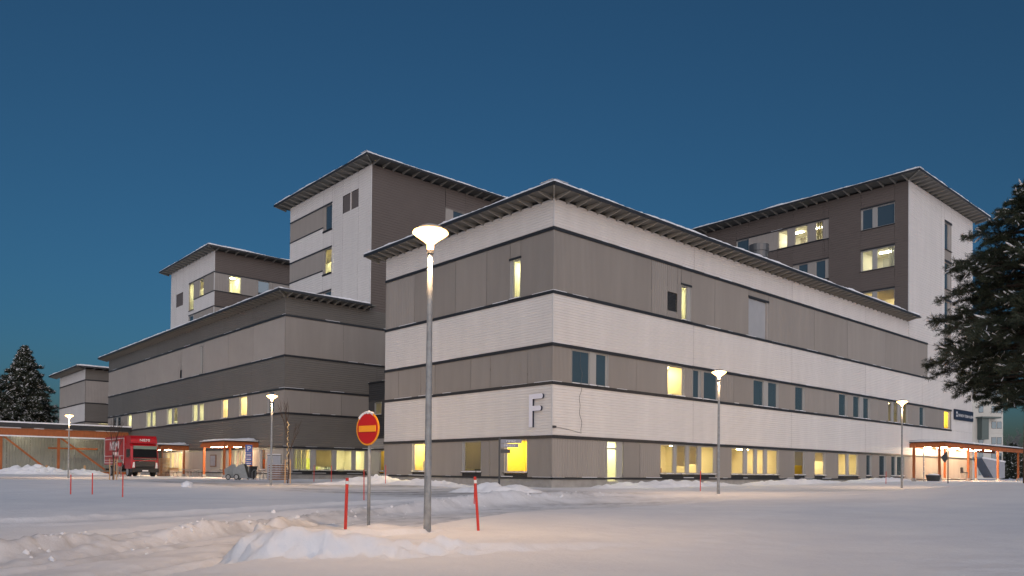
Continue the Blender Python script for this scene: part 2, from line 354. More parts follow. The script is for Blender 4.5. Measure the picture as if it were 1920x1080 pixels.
# ------------------------------------------------------------ building kit
# faces: 'R' lies in a plane y = c (normal -y, s runs along x); 'L' lies in a plane x = c (normal -x, s runs along y)
class Face:
    def __init__(s, kind, c): s.k = kind; s.c = c
    def P(s, a, out, z): return (a, s.c-out, z) if s.k == 'R' else (s.c-out, a, z)
    def S(s, px, py): p = onR(px, py, s.c) if s.k == 'R' else onL(px, py, s.c); return p.x if s.k == 'R' else p.y
def fbox(mb, F, s0, s1, o0, o1, z0, z1):
    a, b = F.P(s0, o0, z0), F.P(s1, o1, z1)
    return mb.box(min(a[0], b[0]), max(a[0], b[0]), min(a[1], b[1]), max(a[1], b[1]), z0, z1)
def panel(bld, F, s0, s1, z0, z1, style, material, pitch=.15, depth=.030, name='cladding_panel'):
    g = .010; s0 += g; depth = depth if style == 'h' else depth*.75; s1 -= g; mb = MB()
    if style == 'h':
        n = max(1, int(round((z1-z0)/pitch))); p = (z1-z0)/n; prof = []
        for i in range(n): prof += [(z0+i*p, depth), (z0+i*p+p*.70, depth), (z0+i*p+p*.84, 0)]
        prof.append((z1, 0)); P = [F.P(s, o, z) for z, o in prof for s in (s0, s1)]
        mb.poly(P, [(2*i, 2*i+1, 2*i+3, 2*i+2) for i in range(len(prof)-1)])
    else:
        n = max(1, int(round((s1-s0)/pitch))); p = (s1-s0)/n; prof = []
        for i in range(n): prof += [(s0+i*p, depth), (s0+i*p+p*.62, depth), (s0+i*p+p*.72, 0), (s0+i*p+p*.9, 0)]
        prof.append((s1, depth)); P = [F.P(s, o, z) for s, o in prof for z in (z0, z1)]
        mb.poly(P, [(2*i, 2*i+1, 2*i+3, 2*i+2) for i in range(len(prof)-1)])
    c = F.P((s0+s1)/2, 0, z0)
    return mb.build(name, material, bld, origin=c)
def band(bld, F, s0, s1, z0, z1, style, material, holes=(), seams=(), pitch=.15, depth=.030, trim=True, vary=False):
    cuts = sorted({round(c, 4) for c in [s0, s1, *seams, *[h[0] for h in holes], *[h[1] for h in holes]] if s0-1e-4 <= c <= s1+1e-4})
    for a, b in zip(cuts[:-1], cuts[1:]):
        if b-a < .02: continue
        mid = (a+b)/2; hs = sorted([h for h in holes if h[0]-1e-3 < mid < h[1]+1e-3], key=lambda h: h[2]); zz = z0
        pp = random.choice((.10, .10, .2)) if vary else pitch
        for h in hs:
            if h[2]-zz > .06: panel(bld, F, a, b, zz, h[2], style, material, pp, depth)
            zz = max(zz, h[3])
        if z1-zz > .06: panel(bld, F, a, b, zz, z1, style, material, pp, depth)
def seams(s0, s1, step, jit=0): n = max(1, round((s1-s0)/step)); return [s0+(s1-s0)*i/n+(random.uniform(-jit, jit) if 0 < i < n else 0) for i in range(1, n)]
def trim(bld, F, s0, s1, z, h=.17, out=.085, snow=.5):
    fbox(MB(), F, s0, s1, -.02, out, z-h/2, z+h/2).build('trim_strip', 'black_trim', bld, origin=F.P(s0, 0, z))
    if snow:                                                     # patchy snow lying on the ledge
        mb = MB(); s = s0; got = False
        while s < s1-.3:
            L = random.uniform(.3, 2.2)
            if random.random() < snow: fbox(mb, F, s, min(s+L, s1), .03, out+random.uniform(-.01, .015), z+h/2-.004, z+h/2+random.uniform(.012, .035)); got = True
            s += L + random.uniform(.3, 2.5)
        if got: o = mb.build('ledge_snow', 'ledge_snow', bld); o['kind'] = 'stuff'
def room(bld, F, s0, s1, z0, z1, depth, lamp, wall='plaster', accent=None, front=.13, seed=0):
    rnd = random.Random(seed); z0 -= .12; z1 += .06; s0 -= .12; s1 += .12; mb = MB(); a, b = -front, -(front+depth)
    def q(m_, pts): mb.use(m_).poly([F.P(*p) for p in pts], [(0, 1, 2, 3)])
    q(wall, [(s0, b, z0), (s1, b, z0), (s1, b, z1), (s0, b, z1)]); q(wall, [(s0, a, z0), (s0, b, z0), (s0, b, z1), (s0, a, z1)]); q(wall, [(s1, a, z0), (s1, b, z0), (s1, b, z1), (s1, a, z1)])
    q('room_white', [(s0, a, z1), (s1, a, z1), (s1, b, z1), (s0, b, z1)]); q('room_floor', [(s0, a, z0), (s1, a, z0), (s1, b, z0), (s0, b, z0)])
    W = s1-s0; t = s0+.05
    while t < s1-.4:                                             # doors, cupboards and pinboards along the back wall
        ww = rnd.uniform(.25, .9)
        if rnd.random() < .6:
            mb.use(rnd.choice(['room_white', 'old_wood', 'curtain', 'room_floor', 'frame_grey', 'bin_grey', accent or 'old_wood', accent or 'frame_grey'])); h0 = rnd.choice((.01, .01, .9)); fbox(mb, F, t, min(t+ww, s1-.02), b+.004, b+rnd.uniform(.02, .18), z0+h0, z0+min(z1-z0-.1, h0+rnd.uniform(.7, 1.9)))
        t += ww+rnd.uniform(.05, .7)
    if accent:                                                   # coloured wall piece or cupboard, kept well inside
        w0 = s0+W*rnd.uniform(.05, .4); w1 = min(s1-.05, w0+W*rnd.uniform(.25, .5)); mb.use(accent); fbox(mb, F, w0, w1, b+.02, b+.3, z0+.01, z0+(z1-z0)*rnd.choice((.45, .6, .95)))
    mb.use('room_white'); t = s0+.2
    while t < s1-.5:
        ww = rnd.uniform(.4, 1.1)
        if rnd.random() < .55: mb.use(rnd.choice(['room_white', 'old_wood', 'room_floor', 'bin_grey'])); fbox(mb, F, t, min(t+ww, s1-.1), b+.32, b+.75, z0+.01, z0+rnd.uniform(.5, 1.15))
        t += ww+rnd.uniform(.1, .8)
    if rnd.random() < .5:
        mb.use('curtain' if rnd.random() < .5 else 'pale_blind'); t = s0+.14; cw = W*rnd.uniform(.08, .2)
        for k in range(6): fbox(mb, F, t+cw*k/6, t+cw*(k+.8)/6, a-.10-.03*(k % 2), a-.13-.03*(k % 2), z0+.02, z1-.02)
    r = mb.build('room', None, bld)
    n = max(1, int(W/2.4))
    for k in range(n):
        c = s0+W*(k+.5)/n; hw = min(.6, W/n*.35); fbox(MB(), F, c-hw, c+hw, -(front+depth*.45), -(front+depth*.45+.28), z1-.07, z1-.02).build('ceiling_lamp', lamp, r)
def window(bld, F, s0, s1, z0, z1, panes=None, lit=None, wall='plaster', accent=None, frame='frame_grey', rec=.10, depth=3.0, sill=True, snow=True, fw=.06, blind=None, group_room=None):
    """panes: list of (a, b) positions along the face; the rest of the opening is mullion"""
    panes = panes or [(s0+.03, s1-.03)]
    mb = MB(); e = .03
    for a, b in ((s0, s0+.022), (s1-.022, s1)): fbox(mb, F, a, b, -rec-.05, e+.004, z0, z1)          # reveal jambs
    fbox(mb, F, s0+.022, s1-.022, -rec-.05, e+.004, z1-.022, z1); fbox(mb, F, s0+.022, s1-.022, -rec-.05, e-.004, z0, z0+.03)
    edges = [s0+.022]+[c for p in panes for c in p]+[s1-.022]
    for i in range(0, len(edges), 2):
        if edges[i+1]-edges[i] > .012: fbox(mb, F, edges[i], edges[i+1], -rec-.03, -rec+(.05 if edges[i+1]-edges[i] < .12 else .085), z0+.03, z1-.022)
    for a, b in panes:                                           # sash round each pane
        fbox(mb, F, a, b, -rec-.03, -rec+.025, z0+.03, z0+.03+fw); fbox(mb, F, a, b, -rec-.03, -rec+.025, z1-.022-fw, z1-.022)
        fbox(mb, F, a, a+fw*.7, -rec-.03, -rec+.025, z0+.03+fw, z1-.022-fw); fbox(mb, F, b-fw*.7, b, -rec-.03, -rec+.025, z0+.03+fw, z1-.022-fw)
    wo = mb.build('window', frame, bld, origin=F.P((s0+s1)/2, 0, z0))
    for a, b in panes:
        p = [F.P(a+.01, -rec, z0+.05), F.P(b-.01, -rec, z0+.05), F.P(b-.01, -rec, z1-.04), F.P(a+.01, -rec, z1-.04)]
        if F.k == 'L': p = [p[1], p[0], p[3], p[2]]
        MB().poly(p, [(0, 1, 2, 3)]).build('pane', 'glass_clear' if lit else 'glass_dark', wo)
        if random.random() < (blind if blind is not None else (.25 if lit else .25)):
            h = random.uniform(.25, .95)*(z1-z0)
            if lit: fbox(MB(), F, a+.03, b-.03, -rec-.06, -rec-.056, z1-.05-h, z1-.05).build('blind', 'thin_blind', wo)
    if sill:
        fbox(MB(), F, s0-.03, s1+.03, e-.03, e+.10, z0-.045, z0-.002).build('sill', 'black_trim', wo)
        if snow:
            mb = MB(); s = s0
            while s < s1-.1:
                L = min(random.uniform(.2, .6), s1-s); h = random.uniform(.015, .06); fbox(mb, F, s, s+L, e+.006, e+.092, z0-.001, z0+h); s += L+(random.uniform(0, .25))
            so = mb.build('sill_snow', 'ledge_snow', wo); so['kind'] = 'stuff'
    if lit: room(bld, F, s0, s1, z0, z1, depth, lit, wall, accent, rec+.035, seed=int(abs(s0)*97+z0*31))
    return (s0, s1, z0, z1)
RAFT = None
def eaves(bld, x0, x1, y0, y1, ztop, zwall, oh, sides, slope=True, step=.85, rear=True, thick=.13, snow=1):
    """flat roof with tapered rafters; sides: list of (Face, s0, s1) edges that are seen; x0.. are the roof edges"""
    MB().box(x0, x1, y0, y1, ztop-thick, ztop).build('roof', 'soffit', bld)
    for F, s0, s1, c in sides:
        Fe = Face(F, c)
        fbox(MB(), Fe, s0, s1, 0, .045, ztop-thick-.03, ztop+.035).build('fascia', 'black_trim', bld)
        n = int((s1-s0)/step); me = None
        for i in range(n+1):
            s = s0+oh+.1+(s1-s0-oh-.25)*i/n
            if me is None:
                P = [(-.03, .03, -.06), (-.03, oh+.06, -.29), (-.04, oh+.06, -.01), (-.04, .02, -.01)]; P = [(a, o, z) for a, o, z in P]+[(.03, o, z) for a, o, z in P]
                V = [(a, o, z) if F == 'R' else (o, a, z) for a, o, z in P]
                me = bpy.data.meshes.new('rafter'); me.from_pydata(V, [], [(0,1,2,3),(7,6,5,4),(0,4,5,1),(1,5,6,2),(2,6,7,3),(3,7,4,0)]); me.materials.append(M['rafter'])
            link('rafter', me, bld, (s, c, ztop-thick) if F == 'R' else (c, s, ztop-thick))
        if snow:                                                 # ragged snow edge along the roof
            mb = MB(); s = s0; P = []; k = 0
            while s < s1:
                h = max(0, .15+.34*float(fbm(np.array([s*.45+c]), np.array([c*1.7]), 5, 3)[0])+random.uniform(-.02, .03)); o = random.uniform(-.02, .05)
                P.append((s, o, h)); s += random.uniform(.15, .4)
            for (sa, oa, ha), (sb, ob, hb) in zip(P[:-1], P[1:]):
                if ha < .02 and hb < .02: continue
                zt = ztop+.03; Q = [Fe.P(sa, oa, zt), Fe.P(sa, oa-.01, zt+ha*.7), Fe.P(sa, -.12, zt+ha), Fe.P(sa, -1.1, zt+ha*1.1),
                                    Fe.P(sb, ob, zt), Fe.P(sb, ob-.01, zt+hb*.7), Fe.P(sb, -.12, zt+hb), Fe.P(sb, -1.1, zt+hb*1.1)]
                mb.poly(Q, [(0, 1, 5, 4), (1, 2, 6, 5), (2, 3, 7, 6)])
            o = mb.build('roof_snow', 'snow', bld, smooth=True); o['kind'] = 'stuff'
    MB().bar((x0+.05, y0+.05, ztop-thick-.04), (x0+oh+.05, y0+oh+.05, ztop-thick-.12), .07, .16).build('hip_rafter', 'rafter', bld)
    if snow:
        o = MB().box(x0+.5, x1-.1, y0+.5, y1-.1, ztop+.001, ztop+.09).build('snow_blanket', 'snow', bld); o['kind'] = 'stuff'
def rear_shell(bld, x0, x1, y0, y1, z0, z1, material, skip=()):
    mb = MB(); mb.box(x1-.2, x1, y0, y1, z0, z1); mb.box(x0, x1-.2, y1-.2, y1, z0, z1); mb.build('rear_wall', material, bld)

X0, Y0, W = 28.99, 29.07, 16.41
Z = [.75, 2.93, 5.81, 7.88, 10.68, 14.10, 15.72]                  # band lines shared by all wings
OH = 1.12; ZT = 16.0
XT = 37.2                                                          # tower faces behind the wings
XR = 76.65                                                         # tower over the far end of wing F
XE = 94.33; ZTOW = 29.2

# ============================================================ WING F
wf = thing('hospital_wing', 'white and taupe banded hospital wing with a large letter F on its corner', 'building', (X0, Y0, .2))
FR, FL = Face('R', Y0), Face('L', X0)
YE = Y0+W
def pxs(F, pairs, py): return [(F.S(a, py), F.S(b, py)) if F.k == 'R' else tuple(sorted((F.S(a, py), F.S(b, py)))) for a, b in pairs]
def strip(bld, F, pxpairs, py, z0, z1, pad=.09, **kw):
    ps = sorted(pxs(F, pxpairs, py)); s0, s1 = ps[0][0]-pad, ps[-1][1]+pad
    return window(bld, F, s0, s1, z0, z1, panes=ps, **kw)
# right face, ground floor
g0, g1 = .98, Z[1]-.085
HG = [strip(wf, FR, [(1239, 1263.8), (1269, 1287), (1292.6, 1308.7), (1315.4, 1339.6)], 860, g0, g1, lit='lamp_warm', accent='room_green', depth=4),
      strip(wf, FR, [(1372, 1395), (1401.6, 1415), (1420, 1433), (1438.7, 1458.8)], 860, g0, g1, lit='lamp_warm', accent='room_orange', depth=4),
      strip(wf, FR, [(1490, 1507.6)], 865, g0, g1, lit='lamp_dim', wall='room_yellow'),
      strip(wf, FR, [(1528, 1546)], 865, g0, g1, lit='lamp_warm', wall='room_white', accent='room_orange'),
      strip(wf, FR, [(1572, 1587.7), (1592, 1608)], 867, g0, g1, lit='lamp_warm', wall='plaster', accent='room_green', depth=2.6),
      strip(wf, FR, [(1624.4, 1633)], 870, g0, g1), strip(wf, FR, [(1648.6, 1660)], 870, g0, g1, blind=1),
      strip(wf, FR, [(1671, 1679.5), (1682, 1694)], 872, g0, g1)]
dA, dB = FR.S(1139, 860)-.06, FR.S(1161.5, 860)+.3                 # lit stair door
HG.append((dA, dB, .3, g1))
band(wf, FR, X0, XE, Z[0], Z[1], 'v', 'taupe_clad', [(h[0], h[1], Z[0] if h[2] > .5 else .2, Z[1]) for h in HG], [36.4, 47.4, 66, 72, 78.6, 84, 90], vary=True)
for h in HG[:-1]:
    fbox(MB(), FR, h[0], h[1], -.08, -.01, Z[0], h[2]-.05).build('sill_board', 'black_trim', wf)
    fbox(MB(), FR, h[0], h[1], -.06, .0, g1, Z[1]-.04).build('lintel', 'black_trim', wf)
mb = MB(); jx = dA+.88
fbox(mb, FR, dA, dA+.05, -.12, .01, .3, g1); fbox(mb, FR, jx, dB, -.12, -.02, .3, g1); fbox(mb, FR, dA+.05, jx, -.12, .01, g1-.05, g1); fbox(mb, FR, dA+.05, jx, -.11, .0, 2.36, 2.46); fbox(mb, FR, dA+.05, jx, -.11, -.02, .3, .52)
dr = mb.build('door', 'frame_grey', wf)
for za, zb in ((.53, 2.35), (2.47, g1-.06)):
    MB().poly([FR.P(dA+.05, -.07, za), FR.P(jx, -.07, za), FR.P(jx, -.07, zb), FR.P(dA+.05, -.07, zb)], [(0, 1, 2, 3)]).build('pane', 'glass_clear', dr)
MB().tube([FR.P(jx-.12, .05, 1.1), FR.P(jx-.12, .05, 1.65)], .014).build('handle', 'galv', dr)
room(wf, FR, dA+.1, jx+.6, .5, g1-.1, 2.2, 'lamp_green', 'room_white', None, .16, 3)
fbox(MB(), FR, dA+.14, dA+.4, -.3, -.27, g1-.3, g1-.16).build('exit_light', 'exit_green', wf)
# right face, second floor
a0, a1 = Z[2]+.09, Z[3]-.085
H2 = [strip(wf, FR, [(1073.5, 1106.5), (1118, 1138)], 700, a0, a1), strip(wf, FR, [(1252.5, 1281)], 715, a0, a1, lit='lamp_warm', accent='curtain', depth=2),
      strip(wf, FR, [(1299.8, 1312)], 720, a0, a1), strip(wf, FR, [(1320, 1345.5)], 722, a0, a1, blind=1),
      strip(wf, FR, [(1413, 1432.5), (1440.5, 1458)], 735, a0, a1), strip(wf, FR, [(1491, 1507)], 745, a0, a1),
      strip(wf, FR, [(1573, 1587)], 755, a0, a1), strip(wf, FR, [(1599.7, 1612), (1619, 1630)], 762, a0, a1),
      strip(wf, FR, [(1665.5, 1672), (1676, 1684), (1689, 1701)], 770, a0, a1, lit='lamp_dim', wall='plaster', accent='room_orange', depth=2),
      strip(wf, FR, [(1724, 1733)], 775, a0, a1), strip(wf, FR, [(1769.7, 1780)], 785, a0, a1, lit='lamp_warm', wall='room_yellow', depth=1.6)]
E2 = FR.S(1783, 785)
band(wf, FR, X0, E2, Z[2], Z[3], 'v', 'taupe_clad', [(h[0], h[1], Z[2], Z[3]) for h in H2], [36, 46.5, 60, 70, 77.5], vary=True)
band(wf, FR, E2, XE, Z[2], Z[3], 'h', 'white_clad')
for h in H2: fbox(MB(), FR, h[0], h[1], -.06, .0, Z[2]+.04, h[2]-.046).build('sill_board', 'frame_grey', wf)
# white bands
sm = [41.8, 54.5, 67.3, 80]
band(wf, FR, X0, XE, Z[1], Z[2], 'h', 'white_clad', seams=sm); band(wf, FR, X0, XE, Z[3], Z[4], 'h', 'white_clad', seams=sm)
band(wf, FR, X0, XR, Z[5], Z[6], 'h', 'white_clad', seams=sm[:3])
# third floor
E3 = FR.S(1738.3, 690)
w3 = (FR.S(1277, 565), FR.S(1289, 565)+.35); lv = (FR.S(1251, 565), FR.S(1269, 565)); pn = (FR.S(1403, 600), FR.S(1440, 600))
zA = Z[4]+.1
H3 = [window(wf, FR, w3[0], w3[1], zA, 13.0, panes=[(w3[0]+.03, w3[1]-.36)], lit='lamp_green', depth=3, wall='room_white'),
      (lv[0], lv[1], 11.18, 12.36), (pn[0], pn[1], zA, 13.46)]
band(wf, FR, X0, E3, Z[4], Z[5], 'v', 'taupe_clad', H3, [37.4, 44.2, 58, 63.8, 71.5], vary=True)
band(wf, FR, E3, XE, Z[4], Z[5], 'h', 'white_clad')
mb = MB(); fbox(mb, FR, lv[0], lv[1], -.12, -.1, 11.18, 12.36)
for k in range(12): fbox(mb, FR, lv[0], lv[1], -.1, -.02, 11.2+k*.096, 11.2+k*.096+.035)
lo = mb.build('louvre', 'frame_dark', wf)
fbox(MB(), FR, pn[0], pn[1]-.25, -.1, -.07, zA, 13.46).build('blind_panel', 'zinc_panel', wf); fbox(MB(), FR, pn[1]-.25, pn[1], -.1, .02, zA, 13.46).build('jamb_panel', 'taupe_light', wf)
fbox(MB(), FR, pn[0]-.06, pn[1]+.06, 0, .07, 13.46, 13.60).build('lintel', 'black_trim', wf); fbox(MB(), FR, w3[0]-.06, w3[1]+.06, 0, .07, 13.0, 13.12).build('lintel', 'black_trim', wf)
for z, e in ((Z[1], XE), (Z[2], E2), (Z[3], E2), (Z[4], E3), (Z[5], XR if False else E3)): trim(wf, FR, X0-.08, e, z)
trim(wf, FR, X0-.05, XE, Z[0]-.06, .11, .05, snow=.85)
# left face
HL = [strip(wf, FL, [(775, 800)], 855, g0, g1, lit='lamp_warm', wall='curtain', depth=1.0), strip(wf, FL, [(869, 901)], 855, g0, g1, lit='lamp_dim', wall='plaster', blind=1, depth=1.6),
      strip(wf, FL, [(948, 987)], 855, g0, g1, lit='lamp_warm', wall='room_yellow', depth=1.5)]
band(wf, FL, Y0, YE, Z[0], Z[1], 'v', 'taupe_clad', [(h[0]-(0), h[1], Z[0], Z[1]) for h in HL], [34.2, 40.5], vary=True)
for h in HL:
    fbox(MB(), FL, h[0], h[1], -.08, -.01, Z[0], h[2]-.05).build('sill_board', 'black_trim', wf); fbox(MB(), FL, h[0], h[1], -.06, .0, g1, Z[1]-.04).build('lintel', 'black_trim', wf)
fl3 = sorted((FL.S(957, 520), FL.S(976.5, 520)))
H3L = [window(wf, FL, fl3[0], fl3[1], zA, 13.0, panes=[(fl3[0]+.03, fl3[1]-.2)], lit='lamp_green', wall='room_white', depth=2)]
fbox(MB(), FL, fl3[0]-.06, fl3[1]+.06, 0, .07, 13.0, 13.12).build('lintel', 'black_trim', wf)
band(wf, FL, Y0, YE, Z[1], Z[2], 'h', 'white_clad', seams=[40.4]); band(wf, FL, Y0, YE, Z[2], Z[3], 'v', 'taupe_clad', seams=[31, 34.2, 36, 39.6, 41.2, 43.8], vary=True)
band(wf, FL, Y0, YE, Z[3], Z[4], 'h', 'white_clad', seams=[40.4]); band(wf, FL, Y0, YE, Z[4], Z[5], 'v', 'taupe_clad', H3L, [34.6, 37.6, 42], vary=True)
band(wf, FL, Y0, YE, Z[5], Z[6], 'h', 'white_clad', seams=[40.4])
for z in Z[1:6]: trim(wf, FL, Y0-.08, YE, z)
trim(wf, FL, Y0-.05, YE, Z[0]-.06, .11, .05, snow=.85)
for z0_, z1_ in ((Z[1], Z[2]), (Z[3], Z[4]), (Z[5], Z[6])):
    MB().box(X0-.045, X0+.03, Y0-.045, Y0+.03, z0_+.09, z1_-.09 if z1_ < 15 else z1_).build('corner_trim', 'corner_trim', wf)
for z0_, z1_ in ((Z[0], Z[1]), (Z[2], Z[3]), (Z[4], Z[5])): MB().box(X0-.035, X0+.03, Y0-.035, Y0+.03, z0_+.09, z1_-.09).build('corner_trim', 'taupe_clad', wf)
mb = MB()
for s in np.arange(X0, XE-.1, 7.3):
    if not (dA-7.3 < s < dA): fbox(mb, FR, s+.006, min(s+7.29, XE), -.3, -.03, -.4, Z[0]-.115)
    else: fbox(mb, FR, s+.006, dA, -.3, -.03, -.4, Z[0]-.115); fbox(mb, FR, dB, s+7.29, -.3, -.03, -.4, Z[0]-.115)
for s in np.arange(Y0, YE-.1, 5.47): fbox(mb, FL, s+.006, min(s+5.46, YE), -.3, -.03, -.4, Z[0]-.115)
mb.build('plinth', 'concrete', wf)
eaves(wf, X0-OH, XR+.1, Y0-OH, YE+OH, ZT, Z[6], OH, [('R', X0-OH, XR-.3, Y0-OH), ('L', Y0-OH, YE+OH, X0-OH)])
rear_shell(wf, X0, XE, Y0, YE, .2, Z[6], 'taupe_clad')
# letter F
yl, yr = FL.S(996, 770), FL.S(1021, 770); zb, zt = 3.47, 5.27; sw = .27
def letter(mb, o0, o1):
    fbox(mb, FL, yl-sw, yl, o0, o1, zb, zt)
    for z in (zt-sw, (zb+zt)/2-.02):
        e = yr if z > 4.5 else yr+.13
        fbox(mb, FL, e+.09, yl-sw, o0, o1, z, z+sw)
        c = z+sw/2; n = 8; P = []
        for o in (o0, o1): P += [FL.P(e+.09-math.sin(PI*k/n)*.11, o, c+math.cos(PI*k/n)*sw/2) for k in range(n+1)]
        mb.poly(P, [tuple(range(n+1)), tuple(range(2*n+1, n, -1))]+[(k, k+1, n+2+k, n+1+k) for k in range(n)])
    return mb
lt = letter(MB(), .04, .16).build('letter', 'sign_navy', wf); letter(MB(), .161, .175).build('letter_face', 'letter_face', lt)
# wall cable and camera
zc = np.linspace(7.6, 3.2, 30); MB().tube([FR.P(31.15+.09*math.sin(z*2.3)+.05*math.sin(z*7), .05, z) for z in zc]+[FR.P(30.2, .05, 3.35), FR.P(29.2, .06, 3.45)], .011, 5).build('cable', 'cable', wf)
fbox(MB(), FR, 28.96, 29.1, .05, .22, 3.38, 3.5).build('camera_box', 'frame_dark', wf)
# name board
b0, b1 = FR.S(1787, 778), FR.S(1822, 785)
nb_ = fbox(MB(), FR, b0, b1, .06, .16, 7.0, 8.1).build('name_board', 'sign_navy', wf)
glyph_strokes((7, 11), .40, 'sign_white', FR.P((b0+b1)/2+.45, .17, 7.5), (1, 0, 0), nb_)
for k, (ddx, ddz) in enumerate(((0, .14), (0, -.2))): fbox(MB(), FR, b0+.5, b0+.8, .161, .172, 7.5+ddz, 7.72+ddz).build('emblem', 'sign_white', nb_)
# roof vent
pv = at_depth(1423, 470, 60); MB().lathe((pv.x, pv.y, 16.0), [(.70, 0), (.70, 2.4), (.76, 2.42), (.76, 2.95), (.3, 3.02)], 20).build('roof_vent', 'steel_dark', wf, smooth=False)

# ============================================================ RIGHT TOWER
tr = thing('hospital_tower', 'tall hospital tower with dark brown side and pale end wall beyond the F wing', 'building', (XR, Y0, 16))
TL, TR = Face('L', XR), Face('R', Y0)
fr_ = [(26.1-.7, 27.42), (21.24, 23.28), (17.1, 19.1)]
HT = []
tw0, tw1 = sorted((TL.S(1677.7, 400), TL.S(1614.8, 400))); m1, m2 = TL.S(1644, 400), TL.S(1636, 400)
for i, (z0_, z1_) in enumerate(((25.35, 27.42), (21.24, 23.28), (17.1, 19.12))):
    HT.append(window(tr, TL, tw0, tw1, z0_, z1_, panes=[(tw0+.03, m1), (m2, tw1-.1)], lit=[None, 'lamp_pale', 'lamp_warm'][i], wall='room_white', depth=4, snow=False))
    fbox(MB(), TL, tw0-.05, tw1+.05, 0, .08, z1_, z1_+.14).build('lintel', 'black_trim', tr)
def Tb(a): return TL.S(1280+a*.3149, 440)
g_ = sorted([(Tb(622), Tb(570)), (Tb(742), Tb(668)), (Tb(833), Tb(790))]); gs0, gs1 = Tb(870), Tb(200)
HT.append(window(tr, TL, g_[0][0]-.05, g_[-1][1]+.05, 25.40, 27.35, panes=g_, lit='lamp_pale', wall='room_white', depth=4, snow=False, frame='taupe_light'))
band(tr, TL, gs0, g_[0][0]-.05, 25.4, 27.35, 'v', 'taupe_light', pitch=.2); HT.append((gs0, g_[0][0]-.05, 25.4, 27.35))
d0, d1 = sorted((Tb(395), Tb(322)))
band(tr, TL, g_[-1][1]+.05, d0, 25.4, 27.35, 'v', 'taupe_light', pitch=.2); HT.append((g_[-1][1]+.05, d0, 25.4, 27.35))
HT.append(window(tr, TL, d0, d1, 25.4, 27.35, snow=False))
g2 = sorted([(Tb(745), Tb(690)), (Tb(850), Tb(793))])
HT.append(window(tr, TL, gs0, g2[-1][1]+.6, 21.25, 23.25, panes=g2, snow=False, frame='taupe_light'))
for s_a, s_b, z_ in ((gs0, d1, 27.43), (gs0, d1, 25.33), (gs0, g2[-1][1]+.6, 23.33), (gs0, g2[-1][1]+.6, 21.17)): trim(tr, TL, s_a-.05, s_b, z_, .12, .06, snow=.2)
band(tr, TL, Y0, Y0+26, 15.4, ZTOW, 'h', 'brown_clad', HT, [37.3, 43.8, 50], pitch=.24)
s_0, s_1 = TR.S(1770.7, 440), TR.S(1783.3, 440); HS = []
for z0_, z1_ in ((24.5, 27.3), (20.4, 23.2), (16.4, 19.15), (12.3, 15.1)):
    HS.append(window(tr, TR, s_0, s_1, z0_, z1_, panes=[(s_0+.05, s_0+(s_1-s_0)*.62)], snow=False, frame='taupe_light'))
    fbox(MB(), TR, s_0-.03, s_1+.03, 0, .09, z1_, z1_+.2).build('lintel', 'black_trim', tr)
    panel(tr, TR, s_0, s_1, z0_-1.1, z0_-.06, 'v', 'taupe_clad', .12); HS.append((s_0, s_1, z0_-1.1, z0_-.02)); HS.append((s_0, s_1, z1_, z1_+.2))
band(tr, TR, XR, XE, Z[5], ZTOW, 'h', 'white_clad', HS, [s_0-.9], pitch=.24)
MB().box(XR-.04, XR+.04, Y0-.05, Y0+.03, 15.8, ZTOW).build('corner_trim', 'corner_trim', tr)
eaves(tr, XR-1.5, XE+1.2, Y0-1.5, Y0+26, ZTOW+.32, ZTOW, 1.5, [('R', XR-1.5, XE+1.2, Y0-1.5), ('L', Y0-1.5, Y0+26, XR-1.5)], step=1.15)
rear_shell(tr, XR, XE-.01, Y0+.3, Y0+26, Z[6]+.01, ZTOW, 'brown_clad')
pa = onL(1304, 425, XR+6); MB().tube([(XR+6, pa.y, 29.3), (XR+6, pa.y, 32.2)], [.04, .02], 6).build('mast', 'galv', tr)

# ============================================================ WING B (long brown) + towers C, D
YB, YBE = 61.05, 114.6
wb = thing('hospital_wing', 'long brown and taupe banded hospital wing standing behind the red truck', 'building', (X0, YB, .2))
BL, BR = Face('L', X0), Face('R', YB)
H2 = []
for pr, py, lit, kw in (([(211, 217.5), (219.5, 226.5)], 790, None, dict(blind=1)), ([(240, 246.5)], 795, 'lamp_green', {}), ([(275, 282), (284.5, 291.5)], 783, 'lamp_green', {}), ([(314, 322), (325, 333)], 775, 'lamp_green', {}),
                    ([(361.5, 370), (373, 382)], 770, 'lamp_green', {}), ([(416.5, 427)], 765, 'lamp_warm', dict(accent='room_orange')), ([(450, 463)], 758, 'lamp_warm', {}), ([(503, 514)], 755, None, {})):
    H2.append(strip(wb, BL, pr, py, a0+.05, a1, lit=lit, depth=1.8, wall='room_white' if lit == 'lamp_green' else 'plaster', **kw))
band(wb, BL, YB, YBE, Z[2], Z[3], 'v', 'taupe_clad', [(h[0], h[1], Z[2], Z[3]) for h in H2], seams(YB, YBE, 6.6), vary=True)
for h in H2: fbox(MB(), BL, h[0], h[1], -.06, .0, Z[2]+.04, h[2]-.046).build('sill_board', 'black_trim', wb)
sl = sorted((BL.S(376, 670), BL.S(381.5, 670))); sl2 = sorted((BL.S(338, 705), BL.S(341.5, 705)))
H3 = [window(wb, BL, sl[0], sl[1], Z[4]+.1, Z[5]-.4, panes=[(sl[0]+.03, sl[1]-.25)], snow=False), (sl2[0], sl2[1], 10.9, 11.75)]
fbox(MB(), BL, sl2[0], sl2[1], -.1, -.06, 10.9, 11.75).build('vent_slot', 'frame_dark', wb)
band(wb, BL, YB, YBE, Z[4], Z[5], 'v', 'taupe_light', H3, [67.5, 73.2, 79.5, 87, 94, 98.5, 101.6, 106], vary=True)
sb = seams(YB, YBE, 6.7)
